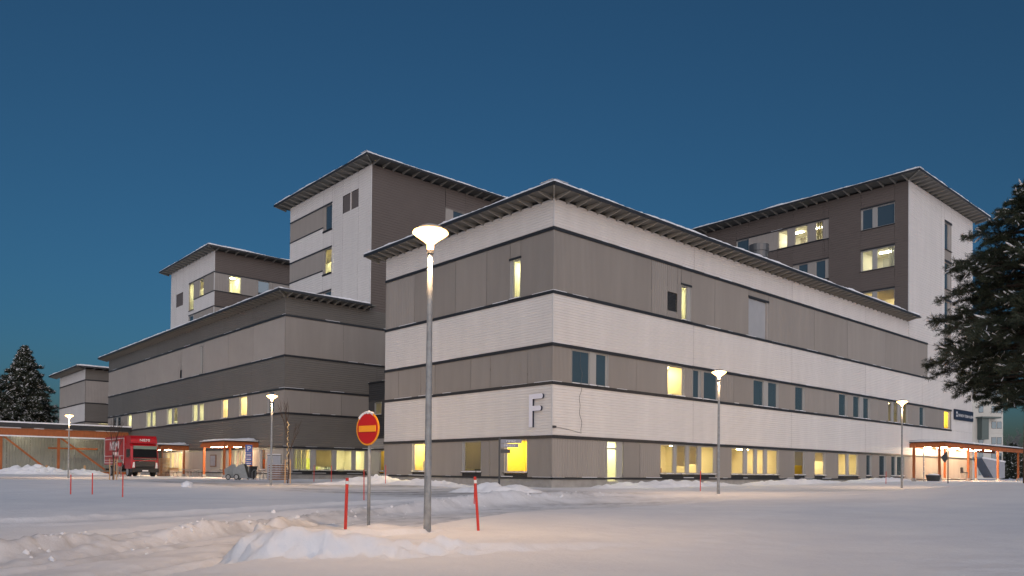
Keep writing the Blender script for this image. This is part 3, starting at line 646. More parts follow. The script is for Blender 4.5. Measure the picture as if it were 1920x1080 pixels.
for za, zb_ in ((Z[1], Z[2]), (Z[3], Z[4]), (Z[5], Z[6])): band(wb, BL, YB, YBE, za, zb_, 'h', 'dark_clad', seams=sb, pitch=.19)
# ground floor: glazed entrances under the two canopies, poster case, slim windows
HB = []
for pr, lit, kw in (([(489.5, 497)], 'lamp_warm', dict(accent='room_orange', wall='room_orange')), ([(415, 423)], 'lamp_warm', dict(wall='plaster')), ([(437, 443), (446, 451), (453, 458.5), (460.5, 467)], 'lamp_pale', dict(wall='room_white')),
                    ([(311.5, 318), (320, 326), (328, 331), (333, 340.5), (342, 345)], 'lamp_warm', dict(accent='room_green'))):
    HB.append(strip(wb, BL, pr, 865, .72 if len(pr) > 1 else 1.0, g1, lit=lit, depth=2.5, **kw))
band(wb, BL, YB, YBE, Z[0], Z[1], 'v', 'taupe_light', [(h[0], h[1], Z[0] if h[2] > .8 else .3, Z[1]) for h in HB], seams(YB, YBE, 5.2), vary=True)
for h in HB: fbox(MB(), BL, h[0], h[1], -.08, -.01, .3, h[2]-.05).build('sill_board', 'frame_grey', wb)
nbx = sorted((BL.S(396, 862), BL.S(406.5, 862))); nb2 = fbox(MB(), BL, nbx[0], nbx[1], .04, .12, 1.25, 2.45).build('notice_case', 'old_wood', wb); fbox(MB(), BL, nbx[0]+.1, nbx[1]-.1, .121, .13, 1.35, 2.35).build('notice_sheet', 'sign_grey', nb2)
# right face
HR = [strip(wb, BR, [(551, 583), (592.5, 623), (631, 660), (667.5, 684.5)], 860, g0, g1, lit='lamp_green', accent='room_green', depth=4, pad=.12)]
band(wb, BR, X0, XT+.05, Z[0], Z[1], 'v', 'taupe_light', [(h[0], h[1], Z[0], Z[1]) for h in HR], vary=True)
for h in HR: fbox(MB(), BR, h[0], h[1], -.08, -.01, Z[0], h[2]-.05).build('sill_board', 'black_trim', wb)
XB2 = 60
band(wb, BR, X0, XT, Z[1], Z[2], 'h', 'dark_clad', pitch=.19); band(wb, BR, X0, XT, Z[2], Z[3], 'v', 'taupe_clad', seams=[31.4, 34.4], vary=True)
band(wb, BR, X0, XB2, Z[3], Z[4], 'h', 'dark_clad', pitch=.19, seams=[38]); band(wb, BR, X0, XB2, Z[4], Z[5], 'v', 'taupe_clad', seams=[34.5, 40], vary=True); band(wb, BR, X0, XB2, Z[5], Z[6], 'h', 'dark_clad', pitch=.19)
for z in Z[1:6]: trim(wb, BL, YB-.08, YBE, z); trim(wb, BR, X0-.08, XB2 if z > 8 else XT, z)
for F, s0, s1 in ((BL, YB, YBE), (BR, X0, XT)):
    trim(wb, F, s0-.05, s1, Z[0]-.06, .11, .05, snow=.8); fbox(MB(), F, s0, s1, -.3, -.03, -.4, Z[0]-.115).build('plinth', 'concrete', wb)
for i in range(6): MB().box(X0-.035, X0+.03, YB-.035, YB+.03, Z[i]+.09, Z[i+1]-(.09 if i < 5 else 0)).build('corner_trim', 'dark_clad' if i % 2 else 'taupe_clad', wb)
eaves(wb, X0-OH, XT, YB-OH, YBE+OH, ZT, Z[6], OH, [('R', X0-OH, XT-.5, YB-OH), ('L', YB-OH, YBE+OH, X0-OH)])
rear_shell(wb, X0, XB2, YB, YBE, .2, Z[6], 'dark_clad')
# tower C
tc_ = thing('hospital_tower', 'tall pale hospital tower with twin louvres and brown side rising over the brown wing', 'building', (XT, YB, 16))
CL, CR = Face('L', XT), Face('R', YB); YC2 = YB+16.4
def Cs(a, py=450): return CL.S(300+a*.3425, py)
wy0, wy1 = sorted((Cs(903), Cs(942))); HC = []
for i, (z0_, z1_) in enumerate(((24.95, 27.45), (20.6, 23.1), (16.3, 18.8))):
    HC.append(window(tc_, CL, wy0, wy1+.32, z0_, z1_, panes=[(wy0+.03, wy1)], lit='lamp_green' if i == 1 else None, wall='room_white', snow=False, frame='taupe_light'))
    zb0, zb1 = z1_-2.02, z1_-.02
    band(tc_, CL, wy1+.32, YC2, zb0, zb1, 'v', 'taupe_clad', pitch=.2); HC.append((wy1+.32, YC2, zb0, zb1))
    trim(tc_, CL, wy0-.05, YC2, z1_+.06, .14, .07, snow=0); trim(tc_, CL, wy1+.3, YC2, zb0-.05, .12, .07, snow=0); fbox(MB(), CL, wy0-.05, wy1+.37, 0, .08, z0_-.16, z0_-.05).build('sill_board', 'black_trim', tc_)
lc0, lc1 = sorted((Cs(1003, 385), Cs(1088, 385))); lm = (lc0+lc1)/2
for a, b in ((lc0, lm-.07), (lm+.07, lc1)):
    mb = MB(); fbox(mb, CL, a, b, -.12, -.1, 25.85, 27.55)
    for k in range(14): fbox(mb, CL, a, b, -.1, -.02, 25.86+k*.12, 25.86+k*.12+.07)
    mb.build('louvre', 'louvre', tc_)
fbox(MB(), CL, lm-.07, lm+.07, -.1, .03, 25.85, 27.55).build('louvre_mullion', 'white_clad', tc_); HC.append((lc0, lc1, 25.85, 27.55))
band(tc_, CL, YB, YC2, 15.4, ZTOW, 'h', 'white_clad', HC, [wy0-.35], pitch=.24)
wq0, wq1 = CR.S(850, 400), CR.S(872, 400); HQ = [window(tc_, CR, CR.S(835, 400), wq1, 25.0, 27.2, panes=[(wq0, wq1-.05)], snow=False, frame='taupe_light')]
band(tc_, CR, XT, XT+30, Z[6], ZTOW, 'h', 'brown_clad', HQ, [CR.S(835, 400)-.02, 52], pitch=.24)
MB().box(XT-.05, XT+.03, YB-.05, YB+.03, 15.8, ZTOW).build('corner_trim', 'corner_trim', tc_)
eaves(tc_, XT-1.3, XT+30, YB-1.3, YC2+1.3, ZTOW+.3, ZTOW, 1.3, [('R', XT-1.3, XT+30, YB-1.3), ('L', YB-1.3, YC2+1.3, XT-1.3)], step=1.15)
rear_shell(tc_, XT, XT+30, YB, YC2, Z[6]+.01, ZTOW, 'brown_clad')
# tower D
YD = 98.9; YD2 = YD+16.4
td = thing('hospital_tower', 'farther hospital tower with brown and taupe bands wrapping its corner', 'building', (XT, YD, 16))
DL, DR = Face('L', XT), Face('R', YD)
def Ds(a, py=540): return DL.S(300+a*.3425, py)
HD = []; zt1, zb1 = 26.35, 24.0
pA = sorted((Ds(160), Ds(187))); pB = sorted((Ds(217), Ds(240)))
HD.append(window(td, DL, pA[0], pA[1], 22.6, zt1, panes=[(pA[0]+.25, pA[1]-.03)], lit='lamp_green', wall='room_white', snow=False, frame='taupe_light'))
HD.append(window(td, DL, pB[0], pB[1], zb1, zt1, lit='lamp_green', wall='room_white', snow=False)); HD.append((pB[1], pA[0], zb1, zt1)); band(td, DL, pB[1], pA[0], zb1, zt1, 'v', 'taupe_clad', pitch=.2)
band(td, DL, YD, pB[0], zb1, zt1, 'v', 'taupe_clad', pitch=.2); HD.append((YD, pB[0], zb1, zt1))
HD.append(window(td, DL, pA[0], pA[1], 18.2, 22.0-.1, panes=[(pA[0]+.25, pA[1]-.03)], snow=False)); band(td, DL, YD, pA[0], 19.6, 21.95, 'v', 'taupe_clad', pitch=.2); HD.append((YD, pA[0], 19.6, 21.95))
ld = sorted((Ds(92), Ds(128))); mb = MB(); fbox(mb, DL, ld[0], ld[1], -.12, -.1, 23.9, 25.7)
for k in range(14): fbox(mb, DL, ld[0], ld[1], -.1, -.02, 23.9+k*.125, 23.9+k*.125+.07)
mb.build('louvre', 'louvre', td); HD.append((ld[0], ld[1], 23.9, 25.7))
band(td, DL, YD, YD2, 15.4, ZTOW, 'h', 'white_clad', HD, pitch=.24)
trim(td, DL, YD-.06, pA[1], zt1+.06, .13, .07, snow=0); trim(td, DL, YD-.06, pA[0], zb1-.06, .13, .07, snow=0); trim(td, DL, YD-.06, pA[1], 22.0, .13, .07, snow=0)
q1 = (DR.S(429.5, 520), DR.S(452, 520)); q2 = (DR.S(484, 525), DR.S(505.5, 525)); q3 = (DR.S(417, 570), DR.S(437, 570)); XD2 = XT+26
HDR = [window(td, DR, q1[0], q1[1], zb1+.05, zt1-.05, lit='lamp_green', wall='room_white', snow=False), window(td, DR, q2[0], q2[1], zb1+.05, zt1-.05, snow=False)]
band(td, DR, XT, XD2, zb1, zt1, 'v', 'taupe_light', [(h[0], h[1], zb1, zt1) for h in HDR], [45, 55], pitch=.2)
H4 = [window(td, DR, q3[0], q3[1], 19.65, 21.9, snow=False)]
band(td, DR, XT, XD2, 19.6, 21.95, 'v', 'taupe_light', [(h[0], h[1], 19.6, 21.95) for h in H4], [50], pitch=.2)
band(td, DR, XT, XD2, zt1, ZTOW, 'h', 'brown_clad', seams=[48], pitch=.24); band(td, DR, XT, XD2, 21.95, zb1, 'h', 'brown_clad', seams=[48], pitch=.24); band(td, DR, XT, XD2, 15.4, 19.6, 'h', 'brown_clad', pitch=.24)
for z in (zt1+.03, zb1-.03, 21.97): trim(td, DR, XT-.06, XD2, z, .13, .07, snow=0)
MB().box(XT-.05, XT+.03, YD-.05, YD+.03, 15.8, ZTOW).build('corner_trim', 'corner_trim', td)
eaves(td, XT-1.3, XD2, YD-1.3, YD2+1.3, ZTOW+.2, ZTOW, 1.3, [('R', XT-1.3, XD2, YD-1.3), ('L', YD-1.3, YD2+1.3, XT-1.3)], step=1.3)
rear_shell(td, XT, XD2, YD, YD2, 15.4, ZTOW, 'brown_clad')
# link building between B and F
ln = thing('link_building', 'low charcoal link building in the gap between the brown wing and F wing', 'building', (XT, YE, .2))
LL = Face('L', XT); yw = sorted((LL.S(703, 760), LL.S(716, 760)))
HLK = [window(ln, LL, yw[0], yw[1], 6.05, 7.15, lit='lamp_dim', wall='room_green', depth=2)]
yv = sorted((LL.S(711.5, 860), LL.S(721, 860))); HL1 = [window(ln, LL, yv[0], yv[1], .95, 2.85, lit='lamp_dim', wall='room_yellow', depth=2)]
band(ln, LL, YE-.3, YB+.3, 7.3, 8.95, 'h', 'charcoal_clad', pitch=.19); band(ln, LL, YE-.3, YB+.3, 6.0, 7.3, 'v', 'charcoal_clad', [(h[0], h[1], 6, 7.2) for h in HLK]); band(ln, LL, YE-.3, YB+.3, 3.9, 6.0, 'h', 'charcoal_clad', pitch=.19)
band(ln, LL, YE-.3, YB+.3, 2.93, 3.9, 'h', 'taupe_light', pitch=.19); band(ln, LL, YE-.3, YB+.3, .7, 2.93, 'v', 'taupe_light', [(h[0], h[1], .7, 2.93) for h in HL1])
trim(ln, LL, YE-.3, YB+.3, 9.0, .12, .12, snow=1); trim(ln, LL, YE-.3, YB+.3, 5.98, .1, .1, snow=1); trim(ln, LL, YE-.3, YB+.3, 2.93, .12, .08); fbox(MB(), LL, YE-.3, YB+.3, -.3, -.03, -.3, .7).build('plinth', 'concrete', ln)
MB().box(XT, XT+10, YE-.3, YB+.3, 8.8, 9.0).build('roof', 'black_trim', ln)
# wing E, far left
YW = 127.1; YW2 = YW+16.4
we = thing('hospital_wing', 'farthest white and taupe hospital wing seen above the long orange shed', 'building', (X0, YW, .2))
EL, ER = Face('L', X0), Face('R', YW)
hw = [sorted((EL.S(140, 800), EL.S(145, 800)))]; HE = [window(we, EL, hw[0][0], hw[0][1], 5.9, 7.7, lit='lamp_dim', snow=False)]
e0, e1 = ER.S(184, 802), ER.S(206, 802); HE2 = [window(we, ER, e0, e1, 5.9, 7.7, lit='lamp_pale', wall='room_white', snow=False)]
for i, mt in enumerate(('taupe_light', 'white_clad', 'taupe_clad', 'white_clad', 'taupe_light', 'white_clad')):
    st = 'h' if i % 2 else 'v'
    band(we, EL, YW, YW2, Z[i], Z[i+1], st, mt, [(h[0], h[1], Z[2], Z[3]) for h in HE] if i == 2 else (), [YW+6] if not i % 2 else (), pitch=.2)
    band(we, ER, X0, X0+24, Z[i], Z[i+1], st, ('dark_clad' if i % 2 else 'taupe_light'), [(h[0], h[1], Z[2], Z[3]) for h in HE2] if i == 2 else (), pitch=.2)
    if i: trim(we, EL, YW-.08, YW2, Z[i], snow=.2); trim(we, ER, X0-.08, X0+24, Z[i], snow=.2)
eaves(we, X0-OH-.3, X0+24, YW-OH, YW2+OH, ZT, Z[6], OH, [('R', X0-OH-.3, X0+24, YW-OH), ('L', YW-OH, YW2+OH, X0-OH-.3)], step=1.3)
rear_shell(we, X0, X0+24, YW, YW2, .2, Z[6], 'dark_clad')

# ============================================================ canopies and shed
def tube_lamp(par, a, b, w=.16, mat_='tube_white'): MB().bar(a, b, w, .07).build('tube_lamp', mat_, par)
def canopy(label, corner, plen, wlen, kind, z0, posts, tubes, beam=.34):
    """corner: outer near corner (x, y); kind 'L': on a plane x=const wall, runs +y by wlen, reaches +x by plen; 'R': runs +x by wlen, reaches +y by plen"""
    x, y = corner; g = gz((x, y, 0)); t = thing('entrance_canopy', label, 'canopy', (x, y, g))
    X1, Y1 = (x+plen, y+wlen) if kind == 'L' else (x+wlen, y+plen)
    MB().box(x+.1, X1, y+.1, Y1-.1, z0+beam, z0+beam+.12).build('roof', 'orange_wood', t)
    mb = MB(); mb.box(x, X1, y, y+.09, z0, z0+beam); mb.box(x, x+.09, y+.09, Y1, z0, z0+beam); mb.box(x+.09, X1, Y1-.09, Y1, z0, z0+beam); mb.build('fascia_beam', 'orange_wood', t)
    mb = MB(); mb.box(x-.05, X1, y-.05, Y1+.05, z0+beam+.121, z0+beam+.20); mb.build('roof_edge', 'black_trim', t)
    P = []; F = []; n = 12                                       # drifted snow on the roof, thicker towards the wall
    for i in range(n+1):
        for j in range(n+1):
            a, b = i/n, j/n; far = a if kind == 'L' else b; e = min(a, 1-a, b, 1-b)
            P.append((x-.06+(X1-x+.02)*a+random.uniform(-.03, .03)*(e == 0), y-.06+(Y1-y+.12)*b, z0+beam+.20+(.05+.13*min(1, e*8)+.30*max(0, far-.45)*(1 if min(b if kind == 'L' else a, 1) < .8 else .4)+random.uniform(0, .04))*(1 if e > 0 else .55)))
    for i in range(n):
        for j in range(n): F.append((i*(n+1)+j, (i+1)*(n+1)+j, (i+1)*(n+1)+j+1, i*(n+1)+j+1))
    mb = MB().poly(P, F); b0_ = [(x-.06, y-.06), (X1-.04, y-.06), (X1-.04, Y1+.06), (x-.06, Y1+.06)]; so = mb.build('roof_snow', 'snow', t, smooth=True); so['kind'] = 'stuff'
    mb = MB(); mb.box(x-.055, X1-.05, y-.057, Y1+.055, z0+beam+.201, z0+beam+.26); so = mb.build('roof_snow', 'snow', t); so['kind'] = 'stuff'
    for px_, py_ in posts:
        gg = gz((px_, py_, 0)); MB().box(px_-.09, px_+.09, py_-.09, py_+.09, gg+.28, z0+.02).build('post', 'orange_wood', t); MB().box(px_-.15, px_+.15, py_-.15, py_+.15, gg-.3, gg+.28).build('footing', 'concrete', t)
    for a, b in tubes: tube_lamp(t, a, b)
    return t
# canopy by the parking sign
c2x, c2y = X0-3.15, 66.0; zc2 = 2.98
canopy('orange timber canopy with four posts beside the blue parking sign', (c2x, c2y), 3.12, 5.5, 'L', zc2, [(c2x+.2, c2y+.35), (c2x+.2, c2y+5.1), (c2x+2.6, c2y+.35), (c2x+2.6, c2y+5.1)],
       [((c2x+.7, c2y+1.2, zc2+.05), (c2x+.7, c2y+2.6, zc2+.05)), ((c2x+.7, c2y+3.1, zc2+.05), (c2x+.7, c2y+4.6, zc2+.05)), ((c2x+2.0, c2y+1.2, zc2+.05), (c2x+2.0, c2y+2.6, zc2+.05))])
c1x, c1y = X0-2.9, 83.4
canopy('orange timber canopy half hidden behind the red truck', (c1x, c1y), 2.87, 8.5, 'L', zc2, [(c1x+2.45, c1y+.3), (c1x+.2, c1y+.35), (c1x+.2, c1y+8)],
       [((c1x+.5, c1y+2, zc2+.05), (c1x+.5, c1y+3.6, zc2+.05)), ((c1x+.5, c1y+4.2, zc2+.05), (c1x+.5, c1y+5.8, zc2+.05)), ((c1x+1.8, c1y+2.5, zc2+.05), (c1x+1.8, c1y+4, zc2+.05))])
# main entrance canopy, right
c3x, c3y = 76.9, Y0-3.15; zc3 = 3.70
pts3 = []
for px_ in (1713.5, 1761.5, 1815.5): p = onR(px_, 880, c3y+.25); pts3.append((p.x, c3y+.25))
p_ = onR(1871, 880, c3y+.25); pts3 += [(p_.x, c3y+.25), (onR(1909, 880, c3y+.25).x, c3y+.25), (onR(1771.5, 880, c3y+2.4).x, c3y+2.4), (onR(1829.5, 880, c3y+2.4).x, c3y+2.4)]
canopy('long orange timber canopy over the brightly lit main entrance', (c3x, c3y), 3.12, 25, 'R', zc3, pts3,
       [((c3x+k, c3y+yy, zc3+.05), (c3x+k+1.5, c3y+yy, zc3+.05)) for k in (1.2, 4.4, 7.6, 10.8, 14) for yy in (.8, 2.2)])
# the open shed at the left
YS = 104.0; SL = Face('R', YS)
sx0, sx1 = onR(-70, 850, YS).x, X0-.4; gS = .22
shed = thing('open_shed', 'long open shed with orange beams and braces beneath a snowy black roof edge', 'shed', (sx0, YS, gS))
zf0, zf1 = 4.72, 5.5
fbox(MB(), SL, sx0, sx1, 0, .25, zf0, zf1).build('fascia_beam', 'orange_wood', shed); fbox(MB(), SL, sx0, sx1+.3, -.1, .5, zf1+.12, zf1+.62).build('roof_edge', 'black_trim', shed)
mb = MB(); s = sx0
while s < sx1:
    L = random.uniform(.5, 1.8)
    if random.random() < .6: fbox(mb, SL, s, s+L, .0, .28+random.uniform(0, .05), zf1, zf1+random.uniform(.06, .17))
    s += L
fbox(mb, SL, sx0, sx1, .02, .33, zf0-.17, zf0-.02); fbox(mb, SL, sx0, sx1+.3, .1, .53, zf1+.62, zf1+.78); o = mb.build('ledge_snow', 'ledge_snow', shed); o['kind'] = 'stuff'
fbox(MB(), SL, sx0, sx1, -6.2, .1, zf1+.0, zf1+.12).build('roof', 'taupe_light', shed)
for px_ in (-68, 1.5, 109.5, 215):
    s = onR(px_, 850, YS).x; fbox(MB(), SL, s-.13, s+.13, -.1, .14, gS-.3, zf0).build('post', 'orange_wood', shed)
for pa_, pb_ in ((6, 90), (113, 199)):
    a, b = onR(pa_, 850, YS).x, onR(pb_, 850, YS).x; MB().bar(SL.P(a, .0, zf0-.15), SL.P(b, .0, gS+.5), .14, .2).build('brace', 'orange_wood', shed)
fbox(MB(), SL, sx0, sx1, -.25, .1, gS-.2, gS+.34).build('kerb_rail', 'orange_wood', shed)
s = sx0; k = 0
while s < sx1-.1:
    panel(shed, Face('R', YS+4.5), s, min(s+2.4, sx1), gS-.2, zf1, 'v', 'polycarb', .30, .05, name='sheet_panel'); s += 2.4
a, b = onR(102, 850, YS).x, onR(197, 850, YS).x; fbox(MB(), SL, a, b, -3.5, -3.38, 3.3, 3.5).build('rail', 'orange_wood', shed)
for px_ in (49, 157):
    s = onR(px_, 828, YS+2.2).x; MB().lathe((s, YS+2.2, 4.9), [(.08, .35), (.22, .2), (.24, 0), (.1, -.03)], 12).build('ceiling_lamp', 'lamp_tube', shed)

# ============================================================ street lamps
def street_lamp(px, py, depth, ytop, label):
    p = at_px_depth(px, depth) if depth else ground_px(px, py)
    top = at_depth(px, ytop, p.dot(FWD)).z; h = top-p.z
    t = thing('street_lamp', label, 'street lamp', p)
    zt = p.z+h-.46
    MB().tube([(p.x, p.y, p.z-.3+(zt-p.z+.3)*k/6) for k in range(7)], [.064-.022*k/6 for k in range(7)], 16).build('pole', 'galv', t, smooth=True)
    hc = Vector((p.x, p.y, p.z+.75))-FWD*.055; MB().bar(hc-Vector((0, 0, .14)), hc+Vector((0, 0, .14)), .06, .02).build('hatch', 'galv', t)
    MB().lathe((p.x, p.y, zt), [(.055, -.03), (.055, .03), (.04, .05)], 14).build('collar', 'steel_dark', t)
    MB().lathe((p.x, p.y, zt+.04), [(.055, 0), (.06, .09), (.13, .15), (.25, .235), (.30, .275), (.285, .30), (.22, .32)], 24).build('diffuser', 'street_glow', t, smooth=True)
    MB().lathe((p.x, p.y, zt+.362), [(.225, 0), (.2, .05), (.1, .09), (.02, .10)], 20).build('cap', 'galv', t, smooth=True)
    MB().lathe((p.x, p.y, zt+.12), [(.03, 0), (.05, .04), (.05, .12), (.02, .15)], 12).build('bulb', 'bulb_glow', t, smooth=True)
    L = bpy.data.lights.new('lamp_light', 'POINT'); L.energy = 450; L.color = (1, .62, .32); L.shadow_soft_size = .12
    lo_ = bpy.data.objects.new('lamp_light', L); COL.objects.link(lo_); lo_.parent = t; lo_.location = Vector((p.x, p.y, zt+.24))-Vector(p)
    return p
lamp_p = street_lamp(801, 998, None, 421, 'tall galvanised street lamp between two red stakes by the no-entry sign')
street_lamp(1347, 922, 32, 692, 'street lamp in front of the second-floor windows of the F wing')
street_lamp(1691, 908, 45.6, 749, 'street lamp just short of the long entrance canopy')
street_lamp(508, 912, 42, 738, 'street lamp beside the grey electrical cabinet and pallets')
street_lamp(128, 896, 61, 776, 'street lamp before the long orange shed')

# ============================================================ signs and stakes
p = at_px_depth(692, 15.0); sgn = thing('no_entry_sign', 'round red no-entry sign with yellow bar on a grey pole, snow on its rim', 'road sign', p)
zc_ = at_depth(690, 804, p.dot(FWD)).z; R_ = .325
MB().tube([(p.x, p.y, p.z-.3), (p.x, p.y, zc_+.2)], .032, 12).build('pole', 'galv', sgn, smooth=True)
na = YAW+PI-math.radians(38); nrm = Vector((math.cos(na), math.sin(na), 0)); tx = Vector((0, 0, 1)).cross(nrm)   # faces the side road
def disc(mb, r, o0, o1, n=40):
    P = [Vector((p.x, p.y, zc_))+nrm*o+tx*r*math.cos(2*PI*k/n)+Vector((0, 0, 1))*r*math.sin(2*PI*k/n) for o in (o0, o1) for k in range(n)]
    return mb.poly(P, [tuple(range(n))[::-1], tuple(range(n, 2*n))]+[(k, (k+1) % n, n+(k+1) % n, n+k) for k in range(n)])
disc(MB(), R_, .035, .055).build('rim_plate', 'sign_yellow', sgn); disc(MB(), R_-.03, .056, .059).build('disc', 'sign_red', sgn)
c = Vector((p.x, p.y, zc_))+nrm*.062; MB().bar(c-tx*.245, c+tx*.245, .006, .12).build('bar', 'sign_yellow', sgn)
mb = MB(); P = []
for k in range(25):
    a = math.radians(60+80*k/24); h = .012+.025*random.random()
    P.append((a, h))
for (a, h), (b, h2) in zip(P[:-1], P[1:]):
    C0 = Vector((p.x, p.y, zc_)); Q = [C0+nrm*o+(tx*math.cos(q)+Vector((0, 0, 1))*math.sin(q))*r for q, hh in ((a, h), (b, h2)) for o, r in ((.03, R_+.001), (.062, R_-.008-hh), (.068, R_+hh*.5), (.03, R_+hh))]
    mb.poly(Q, [(0, 4, 5, 1), (1, 5, 6, 2), (2, 6, 7, 3), (3, 7, 4, 0)])
o = mb.build('rim_snow', 'snow', sgn); o['kind'] = 'stuff'
def stake(px, py, ytop, label, dx=0, thick=.022, band_=False, depth=None):
    p = at_px_depth(px, depth) if depth else ground_px(px, py)
    d = p.dot(FWD); tp = at_depth(px+dx, ytop, d); t = MB().tube([p-Vector((0, 0, .2))-(tp-p)*.02, tp], thick, 8)
    o = t.build('snow_stake', 'red_stake', None, origin=p); tag(o, label, 'snow stake', 'red snow stakes')
    if band_: a = p.lerp(tp, .88); b = p.lerp(tp, .94); MB().tube([a, b], thick+.002, 8).build('reflector_band', 'reflector', o)
stake(647, 993, 896, 'thick red snow stake left of the no-entry sign', 4, .024, True)
stake(898.5, 995, 894, 'thick leaning red snow stake right of the tall street lamp', -8, .024, True)
stake(889, 945, 893, 'thin red snow stake behind the thick leaning stake', 1, .016)
stake(682.5, 938, 880, 'thin red snow stake standing behind the no-entry sign', 0, .016)
for px_, y1_, y0_, lb in ((132.5, 927, 890, 'red snow stake nearest the lamp by the orange shed'), (173, 927, 887, 'red snow stake between the shed lamp and the staked sapling'), (230, 932, 888, 'red snow stake beside the sapling in front of the truck'),
                      (588.6, 903, 872, 'red snow stake before the leftmost lit window of the brown wing end'), (621, 905, 873, 'red snow stake before the middle lit windows of the brown wing end'), (722.8, 907, 872, 'red snow stake at the left edge of the F wing'),
                      (1313, 921, 883, 'red snow stake beside the street lamp before the four-pane windows'), (1661, 907, 884, 'red snow stake near the lamp before the long entrance canopy')):
    stake(px_, y1_, y0_, lb, .5, .02)
# finger-post at the F corner
p = at_px_depth(936, 38.5); p.z = gz(p); fp = thing('finger_post', 'black finger-post with grey direction boards outside the F wing', 'signpost', p)
zt_ = at_depth(937, 819, 38.5).z; MB().tube([(p.x, p.y, p.z-.2), (p.x, p.y, zt_)], .045, 10).build('post', 'frame_dark', fp)
for k, (L, z, mt, txt) in enumerate(((1.05, zt_-.22, 'sign_grey', 6), (.9, zt_-.44, 'sign_grey', 7), (.48, zt_-.72, 'frame_dark', 0))):
    d_ = Vector((.72, -.69, 0)).normalized(); a = Vector((p.x, p.y, z))+d_*.06; bo = MB().bar(a, a+d_*L, .03, .19).build('board', mt, fp)
    if txt: glyph_strokes((txt,), .13, 'sign_white', a+d_*L/2+Vector((-d_.y, d_.x, 0))*-.02, d_, bo)
# parking sign
p = at_px_depth(466, 60.5); ps = thing('parking_sign', 'blue parking sign with stacked plates on a pole by the grey tipping carts', 'road sign', p)
zt_ = at_depth(466, 834, 60.5).z; MB().tube([(p.x, p.y, p.z-.2), (p.x, p.y, zt_)], .035, 10).build('pole', 'galv', ps)
nd_ = Vector((-.45, -.89, 0)).normalized(); td_ = Vector((-nd_.y, nd_.x, 0))
for k, (zh, za_) in enumerate(((.62, zt_-.31), (.3, zt_-.80), (.3, zt_-1.14), (.26, zt_-1.46))):
    c = Vector((p.x, p.y, za_))+nd_*.05; o = MB().bar(c-td_*.26, c+td_*.26, .02, zh).build('plate', 'sign_blue', ps)
    if k == 0: lettering('P', .55, 'sign_white', c+nd_*.015, td_, o)
    else: MB().bar(c+nd_*.014-td_*.17, c+nd_*.014+td_*.17, .004, .06).build('plate_mark', 'sign_white', o)
# two-sided sign near the entrance canopy: blue slim plates, and a dark sign seen from behind
p = at_px_depth(1732, 66); q = thing('parking_sign', 'slim blue parking sign seen edge-on under the long entrance canopy', 'road sign', p); zt_ = at_depth(1732, 850, 66).z
MB().tube([(p.x, p.y, p.z-.2), (p.x, p.y, zt_)], .035, 8).build('pole', 'galv', q)
for k in range(4): c = Vector((p.x, p.y, zt_-.3-.42*k)); MB().bar(c-RGT*.11-FWD*.2, c+RGT*.11+FWD*.2, .02, .36).build('plate', 'sign_blue', q); MB().bar(c-RGT*.05-FWD*.14, c+RGT*.05+FWD*.08, .026, .1).build('plate_mark', 'sign_white', q)
p = at_px_depth(1777.5, 60); q = thing('warning_sign', 'dark diamond-shaped sign seen from behind before the long entrance canopy', 'road sign', p); zt_ = at_depth(1777, 846, 60).z
MB().tube([(p.x, p.y, p.z-.2), (p.x, p.y, zt_)], .04, 8).build('pole', 'frame_dark', q)
c = Vector((p.x, p.y, zt_-.42))-RGT*.3; e1 = (RGT*.62+FWD*.4).normalized(); P = []
for o_ in (-.015, .015):
    n_ = Vector((-e1.y, e1.x, 0)); P += [c+n_*o_+e1*.40+Vector((0, 0, .42)), c+n_*o_-e1*.52+Vector((0, 0, -.05)), c+n_*o_+e1*.1+Vector((0, 0, -.5)), c+n_*o_+e1*.44+Vector((0, 0, -.2))]
MB().poly(P, [(0, 1, 2, 3), (7, 6, 5, 4), (0, 4, 5, 1), (1, 5, 6, 2), (2, 6, 7, 3), (3, 7, 4, 0)]).build('plate', 'frame_dark', q)

